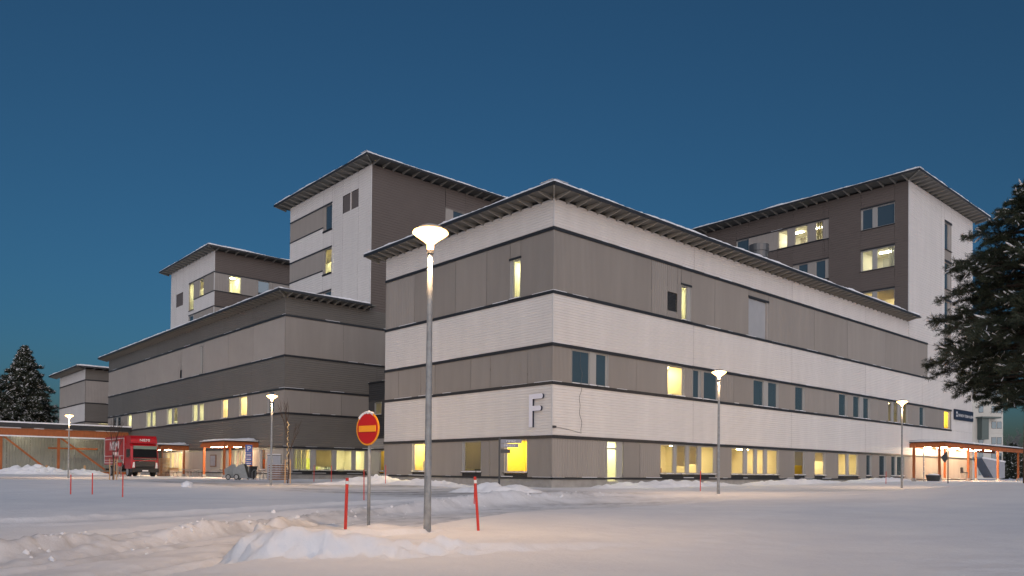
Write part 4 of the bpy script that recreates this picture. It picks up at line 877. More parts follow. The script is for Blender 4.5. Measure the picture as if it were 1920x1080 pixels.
# ============================================================ truck (faces -y, parallel to the brown wing)
def truck():
    fx, fy = 22.55, 76.4; g = .235
    t = thing('box_truck', 'red box truck with white lettering, parked facing the snow yard', 'truck', (fx, fy, g))
    def bx(mb, x0, x1, y0, y1, z0, z1): return mb.box(fx+x0, fx+x1, fy+y0, fy+y1, g+z0, g+z1)
    bx(MB(), -1.26, 1.26, 2.15, 8.9, 1.12, 3.86).build('cargo_box', 'truck_red', t)
    mb = MB()
    for x in (-1.275, 1.262):
        bx(mb, x, x+.013, 2.2, 8.85, 3.60, 3.66); bx(mb, x, x+.013, 2.2, 8.85, 1.28, 1.34); bx(mb, x, x+.013, 2.2, 2.26, 1.341, 3.599); bx(mb, x, x+.013, 8.79, 8.85, 1.341, 3.599); bx(mb, x, x+.013, 2.4, 8.6, 1.55, 1.59); bx(mb, x, x+.013, 2.4, 8.6, 1.95, 1.99)
    mb.build('box_stripe', 'sign_white', t)
    lettering('NIEMI', 1.25, 'sign_white', (fx-1.275, fy+5.4, g+2.9), (0, -1, 0), t); glyph_strokes((8,), .42, 'sign_white', (fx-1.28, fy+4.9, g+2.2), (0, -1, 0), t)
    # cab: side profile extruded across, chamfered at the front corners
    prof = [(2.0, .75), (.10, .75), (.0, 1.05), (.02, 1.75), (.22, 2.85), (.55, 3.12), (2.0, 3.16)]
    xs = [(-1.22, .16), (-1.08, 0), (1.08, 0), (1.22, .16)]; P = []; n = len(prof)
    for x, ins in xs: P += [(fx+x, fy+y+(ins if y < 1.5 else 0), g+z) for y, z in prof]
    F = [(i*n+j, i*n+j+1, (i+1)*n+j+1, (i+1)*n+j) for i in range(3) for j in range(n-1)]+[tuple(range(n)), tuple(range(3*n, 4*n))[::-1]]
    cab = MB().poly(P, F).build('cab', 'truck_red', t)
    # roof deflector
    P = []
    for x in (-1.15, 1.15): P += [(fx+x, fy+.35, g+3.13), (fx+x, fy+.5, g+3.55), (fx+x, fy+.75, g+3.84), (fx+x, fy+2.1, g+3.86), (fx+x, fy+2.1, g+3.15)]
    MB().poly(P, [(0, 1, 2, 3, 4), (9, 8, 7, 6, 5)]+[(j, j+5, 5+(j+1) % 5, (j+1) % 5) for j in range(5)]).build('roof_deflector', 'truck_red', t)
    lettering('NIEMI', .36, 'sign_white', (fx+.05, fy+.40, g+3.42), (1, 0, 0), t)
    def fq(z, d=0):  # front surface y at height z
        return fy+float(np.interp(z, [.75, 1.05, 1.75, 2.85, 3.12], [.10, 0, .02, .22, .55]))-d
    def front(mb, pts, o):
        pts = sorted(pts, key=lambda q: q[1]); lo, hi = sorted(pts[:2]), sorted(pts[2:]); zs = [lo[0][1]]+[z for z in (.9, 1.05, 1.75) if lo[0][1] < z < hi[0][1]]+[hi[0][1]]; P = []
        for z in zs: t_ = (z-zs[0])/(zs[-1]-zs[0]); P += [(fx+lo[k][0]+(hi[k][0]-lo[k][0])*t_, fq(z, o), g+z) for k in (0, 1)]
        return mb.poly(P, [(2*i, 2*i+1, 2*i+3, 2*i+2) for i in range(len(zs)-1)])
    front(MB(), [(-1.07, 1.78), (1.07, 1.78), (1.03, 2.62), (-1.03, 2.62)], .012).build('windscreen', 'screen_glass', cab)
    mb = MB()
    for s_ in (-1, 1): mb.poly([(fx+s_*1.225, fy+.36, g+1.95), (fx+s_*1.225, fy+1.35, g+1.95), (fx+s_*1.225, fy+1.35, g+2.6), (fx+s_*1.225, fy+.5, g+2.6)], [(0, 1, 2, 3)])
    mb.build('side_window', 'screen_glass', cab)
    MB().bar((fx-1.02, fq(2.78, .12), g+2.74), (fx+1.02, fq(2.78, .12), g+2.74), .20, .30).build('sun_visor', 'visor', cab)
    mb = MB(); front(mb, [(-1.0, 1.55), (1.0, 1.55), (1.08, 1.74), (-1.08, 1.74)], .014); front(mb, [(-.86, .80), (.86, .80), (.90, 1.46), (-.90, 1.46)], .014); mb.build('grille', 'truck_black', cab)
    mb = MB()
    for z in (.93, 1.06, 1.19, 1.31): mb.bar((fx-.8, fq(z, .03), g+z), (fx+.8, fq(z, .03), g+z), .03, .025)
    mb.build('grille_bar', 'steel_dark', cab)
    MB().bar((fx-1.0, fq(1.66, .03), g+1.67), (fx+1.0, fq(1.66, .03), g+1.67), .02, .035).build('chrome_strip', 'chrome', cab); MB().bar((fx-.55, fq(1.45, .03), g+1.42), (fx+.5, fq(1.45, .03), g+1.64), .015, .03).build('chrome_strip', 'chrome', cab)
    for s_ in (-1, 1):
        front(MB(), [(s_*.93, 1.32), (s_*1.06, 1.36), (s_*1.12, .86), (s_*.9, .80)] if s_ > 0 else [(s_*.93, 1.32), (s_*.9, .80), (s_*1.12, .86), (s_*1.06, 1.36)], .02).build('headlight', 'headlamp', cab)
        bx(MB(), s_*1.45-.10, s_*1.45+.10, .28, .42, 1.78, 2.55).build('mirror', 'truck_black', cab); MB().bar((fx+s_*1.2, fy+.35, g+2.5), (fx+s_*1.45, fy+.35, g+2.5), .04, .04).build('mirror_arm', 'truck_black', cab)
    bx(MB(), -1.2, 1.2, -.03, .35, .42, .80).build('bumper', 'truck_black', t); bx(MB(), -.26, .26, -.045, -.031, .5, .62).build('number_plate', 'sign_white', t)
    bx(MB(), -.5, .5, 1.0, 8.8, .72, 1.11).build('chassis', 'truck_black', t)
    mb = MB(); bx(mb, -1.2, -1.16, 3.2, 6.1, .5, 1.0); bx(mb, 1.16, 1.2, 3.2, 6.1, .5, 1.0); mb.build('side_guard', 'steel_dark', t)
    for y in (1.25, 6.9):
        for s_ in (-1, 1):
            c = Vector((fx+s_*1.06, fy+y, g+.50)); P = []; n = 24
            pr = [(-.15, .40), (-.15, .47), (-.11, .50), (.11, .50), (.15, .47), (.15, .40)]
            for k in range(n):
                a = 2*PI*k/n; P += [c+Vector((o_, r*math.cos(a), r*math.sin(a))) for o_, r in pr]
            wl = MB().poly(P, [(k*6+j, k*6+j+1, ((k+1) % n)*6+j+1, ((k+1) % n)*6+j) for k in range(n) for j in range(5)]).build('wheel', 'rubber', t, smooth=True)
            mb = MB(); P = [c+Vector((s_*o_, r*math.cos(2*PI*k/n), r*math.sin(2*PI*k/n))) for o_, r in ((.13, .40), (.10, .30), (.06, .12), (.10, .08)) for k in range(n)]
            mb.poly(P, [(j*n+k, j*n+(k+1) % n, (j+1)*n+(k+1) % n, (j+1)*n+k) for j in range(3) for k in range(n)]+[tuple(3*n+k for k in range(n))]).build('rim', 'galv', wl)
    bx(MB(), -1.22, 1.22, 8.6, 8.95, .55, .75).build('rear_bumper', 'truck_black', t)
truck()

# ============================================================ person (seen from behind, in front of the truck)
def person():
    p = at_depth(224, 896, 67); p.z = gz(p); fw = Vector((-.15, 1, 0)).normalized(); rt = Vector((fw.y, -fw.x, 0))
    t = thing('person', 'person in a red jacket with grey shoulders and grey trousers standing by the truck', 'person', p)
    J = {'pel': (0, 0, .93), 'waist': (0, 0, 1.08), 'chest': (0, .01, 1.32), 'neck': (0, .0, 1.48), 'head': (0, .02, 1.56), 'crown': (0, .03, 1.71)}
    for s_, k in ((-1, 'l'), (1, 'r')):
        J.update({k+'hip': (s_*.10, 0, .88), k+'knee': (s_*.12, .03, .48), k+'ank': (s_*.13, -.02, .09), k+'toe': (s_*.15, .14, .045), k+'sh': (s_*.18, 0, 1.41), k+'elb': (s_*.27, .0, 1.14), k+'wri': (s_*.26, .14, .93), k+'hand': (s_*.25, .19, .86)})
    def skin(name, edges, rad, material):
        names = list(dict.fromkeys([n_ for e in edges for n_ in e])); V = [p+rt*J[n_][0]+fw*J[n_][1]+Vector((0, 0, J[n_][2])) for n_ in names]
        me = bpy.data.meshes.new(name); me.from_pydata([v-p for v in V], [(names.index(a), names.index(b)) for a, b in edges], [])
        o = bpy.data.objects.new(name, me); COL.objects.link(o); md = o.modifiers.new('s', 'SKIN'); md.use_smooth_shade = True; o.modifiers.new('u', 'SUBSURF').levels = 2; o.modifiers['u'].render_levels = 2
        sv = me.skin_vertices[0].data
        for i, n_ in enumerate(names): sv[i].radius = (rad[n_], rad[n_]*.85)
        sv[0].use_root = True
        nm = bpy.data.meshes.new_from_object(o.evaluated_get(bpy.context.evaluated_depsgraph_get())); bpy.data.objects.remove(o); nm.materials.clear(); nm.materials.append(M[material]); nm.polygons.foreach_set('material_index', [0]*len(nm.polygons))
        return link(name, nm, t, p)
    ra = dict(pel=.155, waist=.15, chest=.18, neck=.06, head=.085, crown=.075)
    for k in 'lr': ra.update({k+'hip': .105, k+'knee': .07, k+'ank': .055, k+'toe': .045, k+'sh': .085, k+'elb': .06, k+'wri': .05, k+'hand': .045})
    skin('body', [('pel', 'waist'), ('waist', 'chest'), ('chest', 'neck'), ('neck', 'head'), ('head', 'crown')]+[e for k in 'lr' for e in (('pel', k+'hip'), (k+'hip', k+'knee'), (k+'knee', k+'ank'), (k+'ank', k+'toe'), ('chest', k+'sh'), (k+'sh', k+'elb'), (k+'elb', k+'wri'), (k+'wri', k+'hand'))], ra, 'cloth_grey')
    J2 = dict(ra); rj = {k_: v+.022 for k_, v in ra.items()}
    J['hem'] = (0, 0, .90); rj['hem'] = .185; J['mid'] = (0, .0, 1.2); rj['mid'] = .185
    skin('jacket', [('waist', 'hem'), ('waist', 'mid')]+[e for k in 'lr' for e in ()], rj, 'jacket_red')
    MB().lathe((p.x+fw.x*.025, p.y+fw.y*.025, p.z+1.62), [(.098, -.02), (.10, .04), (.085, .10), (.04, .135)], 14).build('hat', 'cloth_grey', t, smooth=True)
person()

# ============================================================ yard furniture by the wing
def cart(px, depth, label, rz):
    p = at_px_depth(px, depth); t = thing('tipping_cart', label, 'cart', p, 'grey tipping carts'); c, s_ = math.cos(rz), math.sin(rz)
    def T(x, y, z): x, y, z = x*.72, y*.72, z*.86; return (p.x+x*c-y*s_, p.y+x*s_+y*c, p.z+z)
    prof = [(-.85, .25), (-.95, .95), (-.25, 1.35), (.15, 1.42), (.62, .14), (-.1, .14)]; P = [T(x, y, z) for y in (-.5, .5) for x, z in prof]; n = 6
    MB().poly(P, [tuple(range(n)), tuple(range(2*n-1, n-1, -1))]+[(j, n+j, n+(j+1) % n, (j+1) % n) for j in range(n)]).build('body', 'bin_grey', t)
    MB().poly([T(.19, -.46, 1.36), T(.19, .46, 1.36), T(.60, .46, .24), T(.60, -.46, .24)], [(0, 1, 2, 3)]).build('mouth_shade', 'bin_black', t)  # black sheet over the closed body, painting the shade of an open interior
    MB().tube([T(-.2, -.4, 1.36), T(-.15, -.4, 1.55), T(-.15, .4, 1.55), T(-.2, .4, 1.36)], .02, 6).build('handle', 'galv', t)
    for y in (-.58, .58):
        P = [T(-.55+r*math.cos(2*PI*k/18), y+o_, .26+r*math.sin(2*PI*k/18)) for o_, r in ((-.06, .18), (-.06, .26), (.06, .26), (.06, .18)) for k in range(18)]
        w_ = MB().poly(P, [(j*18+k, j*18+(k+1) % 18, (j+1)*18+(k+1) % 18, (j+1)*18+k) for j in range(3) for k in range(18)]).build('wheel', 'rubber', t)
        P = [T(-.55+r*math.cos(2*PI*k/18), y+o_, .26+r*math.sin(2*PI*k/18)) for o_, r in ((-.05, .18), (-.05, .02)) for k in range(18)]; P += [T(-.55+r*math.cos(2*PI*k/18), y+o_, .26+r*math.sin(2*PI*k/18)) for o_, r in ((.05, .18), (.05, .02)) for k in range(18)]
        MB().poly(P, [(j*18+k, j*18+(k+1) % 18, (j+1)*18+(k+1) % 18, (j+1)*18+k) for j in (0, 2) for k in range(18)]).build('hub', 'galv', w_)
cart(438, 59.5, 'grey tipping cart closer to the canopy post', YAW-PI/2+.35); cart(456, 58, 'grey tipping cart closer to the blue parking sign', YAW-PI/2+.1)
p = at_px_depth(472.5, 62.5); t = thing('waste_bin', 'black wheeled waste bin standing behind the tipping carts', 'bin', p)
P = [(p.x+x*k, p.y+y*k, p.z+z) for z, k in ((.1, .8), (1.0, 1)) for x, y in ((-.29, -.33), (.29, -.33), (.29, .33), (-.29, .33))]
MB().poly(P, [(0, 3, 2, 1), (4, 5, 6, 7), (0, 1, 5, 4), (1, 2, 6, 5), (2, 3, 7, 6), (3, 0, 4, 7)]).build('body', 'bin_black', t); MB().box(p.x-.32, p.x+.32, p.y-.36, p.y+.36, p.z+1.001, p.z+1.07).build('lid', 'bin_black', t)
for s_ in (-1, 1): MB().tube([(p.x+s_*.25-.03, p.y+.3, p.z+.1), (p.x+s_*.25+.03, p.y+.3, p.z+.1)], .1, 12).build('wheel', 'rubber', t)
ORDN = ['lowest', 'second', 'third', 'fourth', 'fifth', 'sixth', 'seventh', 'eighth', 'ninth', 'tenth', 'eleventh', 'twelfth', 'thirteenth']
def pallets(px, depth, n, L, D, wood, label, snow, name='pallet', dz=.145, wx=Vector((1, 0, 0))):
    p = at_px_depth(px, depth); a = wx.normalized(); b = Vector((-a.y, a.x, 0))
    for k in range(n):
        q = p+Vector((random.uniform(-.03, .03), random.uniform(-.03, .03), k*dz)); t = thing(name, (ORDN[k] if k < n-1 else 'topmost')+' '+label, 'pallet', q, label)
        for sgn_ in (-1, 0, 1): MB().bar(q+b*sgn_*(D/2-.06)-a*L/2+Vector((0, 0, .055)), q+b*sgn_*(D/2-.06)+a*L/2+Vector((0, 0, .055)), .1, .075).build('runner', wood, t)
        mb = None
        for i in range(5):
            c = q+a*((i-2)*L/4.6)+Vector((0, 0, .108)); o = MB().bar(c-b*D/2, c+b*D/2, .12, .024).build('plank', wood, t)
        if snow: o = MB().box(q.x-L*.42, q.x+L*.42, q.y-D*.42, q.y+D*.42, q.z+.121, q.z+.138).build('snow', 'snow', t); o['kind'] = 'stuff'
pallets(306, 79, 13, 1.0, .8, 'raw_wood', 'bright wooden pallet of the tall stack beside the truck cab', False)
pallets(522, 57.5, 7, 1.35, 1.0, 'old_wood', 'brown snowy pallet of the stack by the grey electrical cabinet', True, dz=.17, wx=Vector((1, -.5, 0)))
p = at_px_depth(514, 60.5); t = thing('electrical_cabinet', 'tall grey electrical cabinet with snow on top beside the pallets', 'cabinet', p); ax_ = Vector((1, -.55, 0)).normalized(); bx_ = Vector((-ax_.y, ax_.x, 0))
MB().bar(p-ax_*.5+Vector((0, 0, .95)), p+ax_*.5+Vector((0, 0, .95)), .6, 1.9).build('body', 'cabinet', t); MB().bar(p-ax_*.53+Vector((0, 0, 1.935)), p+ax_*.53+Vector((0, 0, 1.935)), .66, .07).build('cap', 'steel_dark', t)
MB().bar(p-ax_*.5+Vector((0, 0, 2.0)), p+ax_*.5+Vector((0, 0, 2.0)), .6, .06).build('snow', 'snow', t)
for s_ in (-.24, .24): c = p+ax_*s_-bx_*.305; MB().bar(c-ax_*.22+Vector((0, 0, .95)), c+ax_*.22+Vector((0, 0, .95)), .012, 1.7).build('door', 'cabinet', t)
# bench
p = at_px_depth(321, 78.5); t = thing('bench', 'wooden slatted bench on dark legs under the canopy behind the truck', 'bench', p); a = Vector((.35, -1, 0)).normalized(); b = Vector((-a.y, a.x, 0))
for k in range(3): MB().bar(p-a*.75+b*(k*.14-.14)+Vector((0, 0, .46)), p+a*.75+b*(k*.14-.14)+Vector((0, 0, .46)), .12, .04).build('slat', 'raw_wood', t)
for k in range(2): MB().bar(p-a*.75+b*.24+Vector((0, 0, .65+k*.17)), p+a*.75+b*.24+Vector((0, 0, .65+k*.17)), .04, .13).build('back_slat', 'raw_wood', t)
for s_ in (-.6, .6): MB().tube([p+a*s_-b*.2, p+a*s_-b*.16+Vector((0, 0, .43)), p+a*s_+b*.2+Vector((0, 0, .43)), p+a*s_+b*.26+Vector((0, 0, .86))], .025, 6).build('leg', 'frame_dark', t); MB().tube([p+a*s_+b*.28, p+a*s_+b*.14+Vector((0, 0, .43))], .022, 6).build('leg', 'frame_dark', t)
# bicycle hoops
for k, px_ in enumerate((341, 348.5, 356, 362, 368, 373)):
    q = at_px_depth(px_, 76.5-k*.9); a = Vector((1, .1, 0)).normalized(); t = MB().tube([q-a*.38-Vector((0, 0, .1)), q-a*.38+Vector((0, 0, .55)), q-a*.25+Vector((0, 0, .72)), q+a*.25+Vector((0, 0, .72)), q+a*.38+Vector((0, 0, .55)), q+a*.38-Vector((0, 0, .1))], .024, 7)
    tag(t.build('bicycle_hoop', 'galv', None, origin=q), ['first', 'second', 'third', 'fourth', 'fifth', 'sixth'][k]+' galvanised bicycle hoop counted from the bench', 'bike rack', 'bicycle hoops')
for k, px_ in enumerate((480, 486)):
    q = at_px_depth(px_, 62); a = Vector((1, .1, 0)).normalized(); t = MB().tube([q-a*.35-Vector((0, 0, .1)), q-a*.35+Vector((0, 0, .6)), q-a*.22+Vector((0, 0, .78)), q+a*.22+Vector((0, 0, .78)), q+a*.35+Vector((0, 0, .6)), q+a*.35-Vector((0, 0, .1))], .024, 7)
    tag(t.build('bicycle_hoop', 'galv', None, origin=q), ['galvanised bicycle hoop next to the black waste bin', 'galvanised bicycle hoop next to the grey electrical cabinet'][k], 'bike rack', 'bicycle hoops by the bin')
for px_ in (87.5, 158.5):
    q = at_px_depth(px_, 92); tag(MB().lathe(q, [(.13, -.2), (.13, 1.0), (.09, 1.08)], 12).build('bollard', 'raw_wood', None, origin=q), 'pale wooden bollard standing in snow before the orange shed', 'bollard', 'bollards before the shed')
# entrance clutter
q = at_px_depth(1750, 68); t = thing('planter_tub', 'black tub with snow heaped in it under the long canopy', 'planter', q); MB().lathe(q, [(.45, -.1), (.62, .5), (.64, .52), (.55, .5)], 16).build('tub', 'bin_black', t); o = MB().lathe(q, [(.54, .49), (.4, .6), (.1, .66)], 16).build('snow', 'snow', t, smooth=True); o['kind'] = 'stuff'
q = at_px_depth(1808, 75); t = thing('stretcher_chair', 'small dark seat on metal legs against the bright entrance wall', 'chair', q)
MB().box(q.x-.35, q.x+.35, q.y-.25, q.y+.25, q.z+.75, q.z+.83).build('seat', 'bin_black', t); MB().box(q.x-.35, q.x+.35, q.y+.2, q.y+.25, q.z+.83, q.z+1.3).build('backrest', 'bin_black', t)
for a in (-.3, .3):
    for b in (-.2, .2): MB().tube([(q.x+a, q.y+b, q.z), (q.x+a, q.y+b, q.z+.75)], .02, 6).build('leg', 'galv', t)
# snow-covered skip beyond the canopy
q = at_px_depth(1858, 96); t = thing('skip_container', 'steel skip with a slanting end covered in snow beyond the long canopy', 'skip', q)
mb = MB(); e = RGT; P = []
for o_ in (-1, 1): P += [q+FWD*o_+e*x+Vector((0, 0, z)) for x, z in ((-.3, .3), (-1.7, 2.7), (1.1, 2.2), (1.1, .3))]
MB().poly(P, [(0, 1, 2, 3), (7, 6, 5, 4), (0, 4, 5, 1), (2, 6, 7, 3), (0, 3, 7, 4)]).build('body', 'cabinet', t)
P2 = [q+FWD*o_+e*x+Vector((0, 0, z)) for o_ in (-1.03, 1.03) for x, z in ((-1.75, 2.71), (1.15, 2.21), (1.15, 2.4), (-1.6, 2.9))]
MB().poly(P2, [(0, 1, 2, 3), (7, 6, 5, 4), (0, 4, 5, 1), (1, 5, 6, 2), (2, 6, 7, 3), (3, 7, 4, 0)]).build('snow_cap', 'snow', t)

# ============================================================ snow piles
def pile(cpx, depth, rx, ry, h, label, seed, res=46, rot=None):
    c = at_px_depth(cpx, depth); a = rot or RGT; b = Vector((-a.y, a.x, 0)); P = []; F = []
    g = np.linspace(-1, 1, res); gx, gy = np.meshgrid(g, g); r = np.hypot(gx, gy)
    prof = np.clip(1-r**1.7, 0, 1)*(.65+.75*vnoise(gx*3*rx+seed, gy*3*ry, seed)); k = 2.4
    prof = prof*h + np.clip(1-r, 0, .3)/.3*.20*h*(np.abs(fbm(gx*rx*k+seed, gy*ry*k, seed+4))*2+.8*vnoise(gx*rx*4.5, gy*ry*4.5+seed, seed+2))
    for i in range(res):
        for j in range(res):
            q = c+a*(gx[i, j]*rx)+b*(gy[i, j]*ry); u_, d_ = ud(q); P.append((q.x, q.y, float(prof[i, j])))
    us = np.array([ud(q)[0] for q in P]); ds = np.array([ud(q)[1] for q in P]); gg = ground(us, ds)[0]
    P = [(x, y, z+float(g_)-.06) for (x, y, z), g_ in zip(P, gg)]
    for i in range(res-1):
        for j in range(res-1): F.append((i*res+j, i*res+j+1, (i+1)*res+j+1, (i+1)*res+j))
    tag(MB().poly(P, F).build('snow_pile', 'snow', None, smooth=False, origin=c), label, 'snow pile')
pile(930, 34, 2.3, 1.0, .36, 'ploughed snow pile at the foot of the black finger-post', 3)
pile(705, 50, 3.0, 1.6, .42, 'lumpy snow pile in the recess between brown wing and F wing', 5)
pile(650, 47, 2.6, 1.0, .2, 'low chunky snow pile before the lit end windows of the brown wing', 15)
pile(60, 86, 5.0, 2.2, .85, 'high lumpy snow pile in front of the orange shed', 8)
pile(150, 88, 3.6, 1.5, .55, 'low snow heap before the right bay of the orange shed', 9)
# tossed ridge along the F wing wall
xv = np.array([1, 0, 0])
for k, (xa, xb, h) in enumerate(((30.3, 45, .36), (45, 60, .33), (60, 75, .3))):
    cx = (xa+xb)/2; c = Vector((cx, Y0-1.3, 0)); px_ = 960+FPX*c.dot(RGT)/c.dot(FWD)
    pile(px_, c.dot(FWD), (xb-xa)/2*1.12, .95, h, ['chunky snow ridge along the F wing before the stair door', 'chunky snow ridge along the F wing before the orange-lit windows', 'chunky snow ridge along the F wing before the dark windows'][k], 31+k, 60, Vector((1, 0, 0)))
pile(800, 44.5, 4.8, .9, .32, 'thin snow ridge at the foot of the F wing short side', 41, 50, Vector((0, 1, 0)))
# loose snow chunks kicked off the plough
ico = bmesh.new(); bmesh.ops.create_icosphere(ico, subdivisions=1, radius=1)
for v in ico.verts: v.co *= 1+.6*(float(vnoise(np.array([v.co.x*2+3]), np.array([v.co.y*2+v.co.z*3]), 4)[0])-.5)
chunk_me = bpy.data.meshes.new('snow_chunk'); ico.to_mesh(chunk_me); chunk_me.materials.append(M['snow'])
q = ground_px(350, 913); lm_ = chunk_me.copy(); o = link('snow_lump', lm_, None, q+Vector((0, 0, .08))); o.scale = (.30, .24, .22); tag(o, 'single boulder-sized snow lump on the cleared yard', 'snow lump')
mb = MB(); vs_ = [v.co.copy() for v in ico.verts]; fs_ = [[v.index for v in f.verts] for f in ico.faces]
for k in range(420):
    if k < 430: t_ = random.random()*(len(WIND)-2); i = int(t_); (xa, ya), (xb, yb) = WIND[i], WIND[i+1]; f_ = t_-i; uu_, dd_ = xa+(xb-xa)*f_+random.gauss(0, .45), ya+(yb-ya)*f_+random.gauss(0, .45)
    else: t_ = random.random()*(len(RIDGE)-2.2); i = int(t_); (xa, ya), (xb, yb) = RIDGE[i], RIDGE[i+1]; f_ = t_-i; uu_, dd_ = xa+(xb-xa)*f_+random.gauss(-.1, .3), ya+(yb-ya)*f_+random.gauss(-.2, .25)
    z_ = float(ground(np.array([uu_]), np.array([dd_]))[0][0]); r_ = min(.07, random.expovariate(1/.013)+.008); P0 = FWD*dd_+RGT*uu_+Vector((0, 0, z_-r_*.1)); ro = Matrix.Rotation(random.uniform(0, 6), 3, Vector((random.random(), random.random(), random.random())).normalized())
    sc_ = Vector((random.uniform(.8, 1.5), random.uniform(.8, 1.4), random.uniform(.6, 1)))*r_
    mb.poly([P0+ro @ Vector((v.x*sc_.x, v.y*sc_.y, v.z*sc_.z)) for v in vs_], fs_)
o = mb.build('snow_chunks', 'snow', None); o['kind'] = 'stuff'; tag(o, 'loose snow chunks scattered along the ploughed roadway', 'snow')

# ============================================================ trees
def conifer(name, label, base, height, z_low, prof, seed, nb, tuft, blade, dens, mats, snow=0, droop=.25, trunk_r=.17, far=False, group=None, inc=None):
    """prof: crown radius as function of 0..1 height; branches carry twigs; twigs carry needle tufts"""
    rnd = random.Random(seed); t = thing(name, label, 'tree', base, group); b = Vector(base)
    lean = Vector((rnd.uniform(-.02, .02), rnd.uniform(-.02, .02), 1))
    MB().tube([b-Vector((0, 0, .4))]+[b+lean*height*k/8+Vector((rnd.uniform(-.04, .04), rnd.uniform(-.04, .04), 0)) for k in range(9)], [trunk_r*1.15]+[trunk_r*(1-k/8.4) for k in range(9)], 10).build('trunk', mats[0], t, smooth=True)
    br = MB(); NV = []; NF = []; SV = MB()
    def needle_tuft(c, d, n, L):
        for _ in range(n):
            v = (d*rnd.uniform(.2, 1)+Vector((rnd.gauss(0, .6), rnd.gauss(0, .6), rnd.gauss(0, .45)))).normalized(); s_ = v.cross(Vector((rnd.random()-.5, rnd.random()-.5, rnd.random()-.5))).normalized()*blade*rnd.uniform(.6, 1.2)
            o_ = c+Vector((rnd.gauss(0, .3), rnd.gauss(0, .3), rnd.gauss(0, .22)))*L; i = len(NV); NV.extend([tuple(o_-s_), tuple(o_+s_), tuple(o_+v*L*rnd.uniform(.7, 1.3))]); NF.append((i, i+1, i+2))
    for k in range(nb):
        f = (k+rnd.random())/nb; z = z_low+(height-z_low)*f; R = prof(f)*rnd.uniform(.62, 1.18); az = k*2.39996+rnd.uniform(-.4, .4)
        if R < .15: R = .15
        d = Vector((math.cos(az), math.sin(az), 0)); rise = rnd.uniform(-.05, .22)*(f*1.2); P = []
        n = 6
        for i in range(n+1):
            a = i/n; P.append(b+lean*z+d*R*a+Vector((0, 0, R*(rise*a-droop*a*a)))+Vector((rnd.gauss(0, .03), rnd.gauss(0, .03), rnd.gauss(0, .03)))*R*a)
        br.tube(P, [max(.008, trunk_r*.28*(1-a/n)*(R/3+.3)) for a in range(n+1)], 5, cap=False)
        m_ = int(R*dens)+3
        for j in range(m_):
            a = rnd.uniform(.18, 1)**.8; i = min(n-1, int(a*n)); c0 = P[i].lerp(P[i+1], a*n-i); side = Vector((-d.y, d.x, 0))*rnd.choice((-1, 1)); tl = (.22+.5*(1-a))*min(1.6, R*.45)*rnd.uniform(.5, 1.2)
            e = c0+(side*rnd.uniform(.3, 1)+d*rnd.uniform(.2, .8)+Vector((0, 0, rnd.uniform(-.75, .65)))).normalized()*tl
            if not far: br.tube([c0, e], [.009, .004], 3, cap=False)
            q = 4
            for g_ in range(q):
                cc = c0.lerp(e, (g_+.6)/q); needle_tuft(cc, (e-c0).normalized(), tuft, .13 if not far else .34)
            if rnd.random() < snow:
                cc = c0.lerp(e, rnd.uniform(.4, 1))+Vector((0, 0, .05)); rr = rnd.uniform(.03, .11)*(1 if not far else 1.7)
                ax = (e-c0).normalized(); M_ = [cc+ax*(v.x*rr*2.6)+Vector((v.y*rr*.4, v.y*rr*.4, v.z*rr*.5)) for v in vs0]; SV.poly(M_, fs0)
    br.build('branches', mats[1], t); me = bpy.data.meshes.new('crown'); me.from_pydata(NV, [], NF); me.materials.append(M[mats[2]]); link('crown', me, t)
    if SV.v: o = SV.build('snow', 'snow', t, smooth=True); o['kind'] = 'stuff'
    return t
i2 = bmesh.new(); bmesh.ops.create_icosphere(i2, subdivisions=1, radius=1); vs0 = [v.co.copy() for v in i2.verts]; fs0 = [[v.index for v in f.verts] for f in i2.faces]
pb = at_px_depth(1927, 32)
conifer('pine_tree', 'large dark pine with snow-flecked drooping boughs before the entrance canopy', pb, 12.7, 3.3, lambda f: np.interp(f, [0, .08, .3, .5, .75, .95, 1], [1.3, 2.4, 4.3, 3.5, 2.3, 1.0, .3]), 4, 210, 9, .011, 20, ('bark', 'twig', 'needles'), snow=.10, droop=.16, trunk_r=.2)
for k, (px_, d_, h_, lb) in enumerate(((42, 128, 21, 'tall snow-laden spruce rising behind the orange shed'), (-30, 124, 17.5, 'second snow-laden spruce beside the tall one behind the shed'))):
    conifer('spruce_tree', lb, at_px_depth(px_, d_), h_, 1.5, lambda f: np.interp(f, [0, .35, .65, .85, 1], [5.0, 5.2, 3.6, 1.9, .3]), 11+k, 260, 5, .045, 13, ('bark', 'twig', 'needles_far'), snow=.6, droop=.18, trunk_r=.28, far=True)
conifer('spruce_tree', 'snowy bushy spruce beyond the far end of the entrance canopy', at_px_depth(1900, 150), 7, .4, lambda f: np.interp(f, [0, .3, .7, 1], [3.2, 3, 1.6, .3]), 23, 60, 5, .06, 8, ('bark', 'twig', 'needles_far'), snow=.5, far=True)
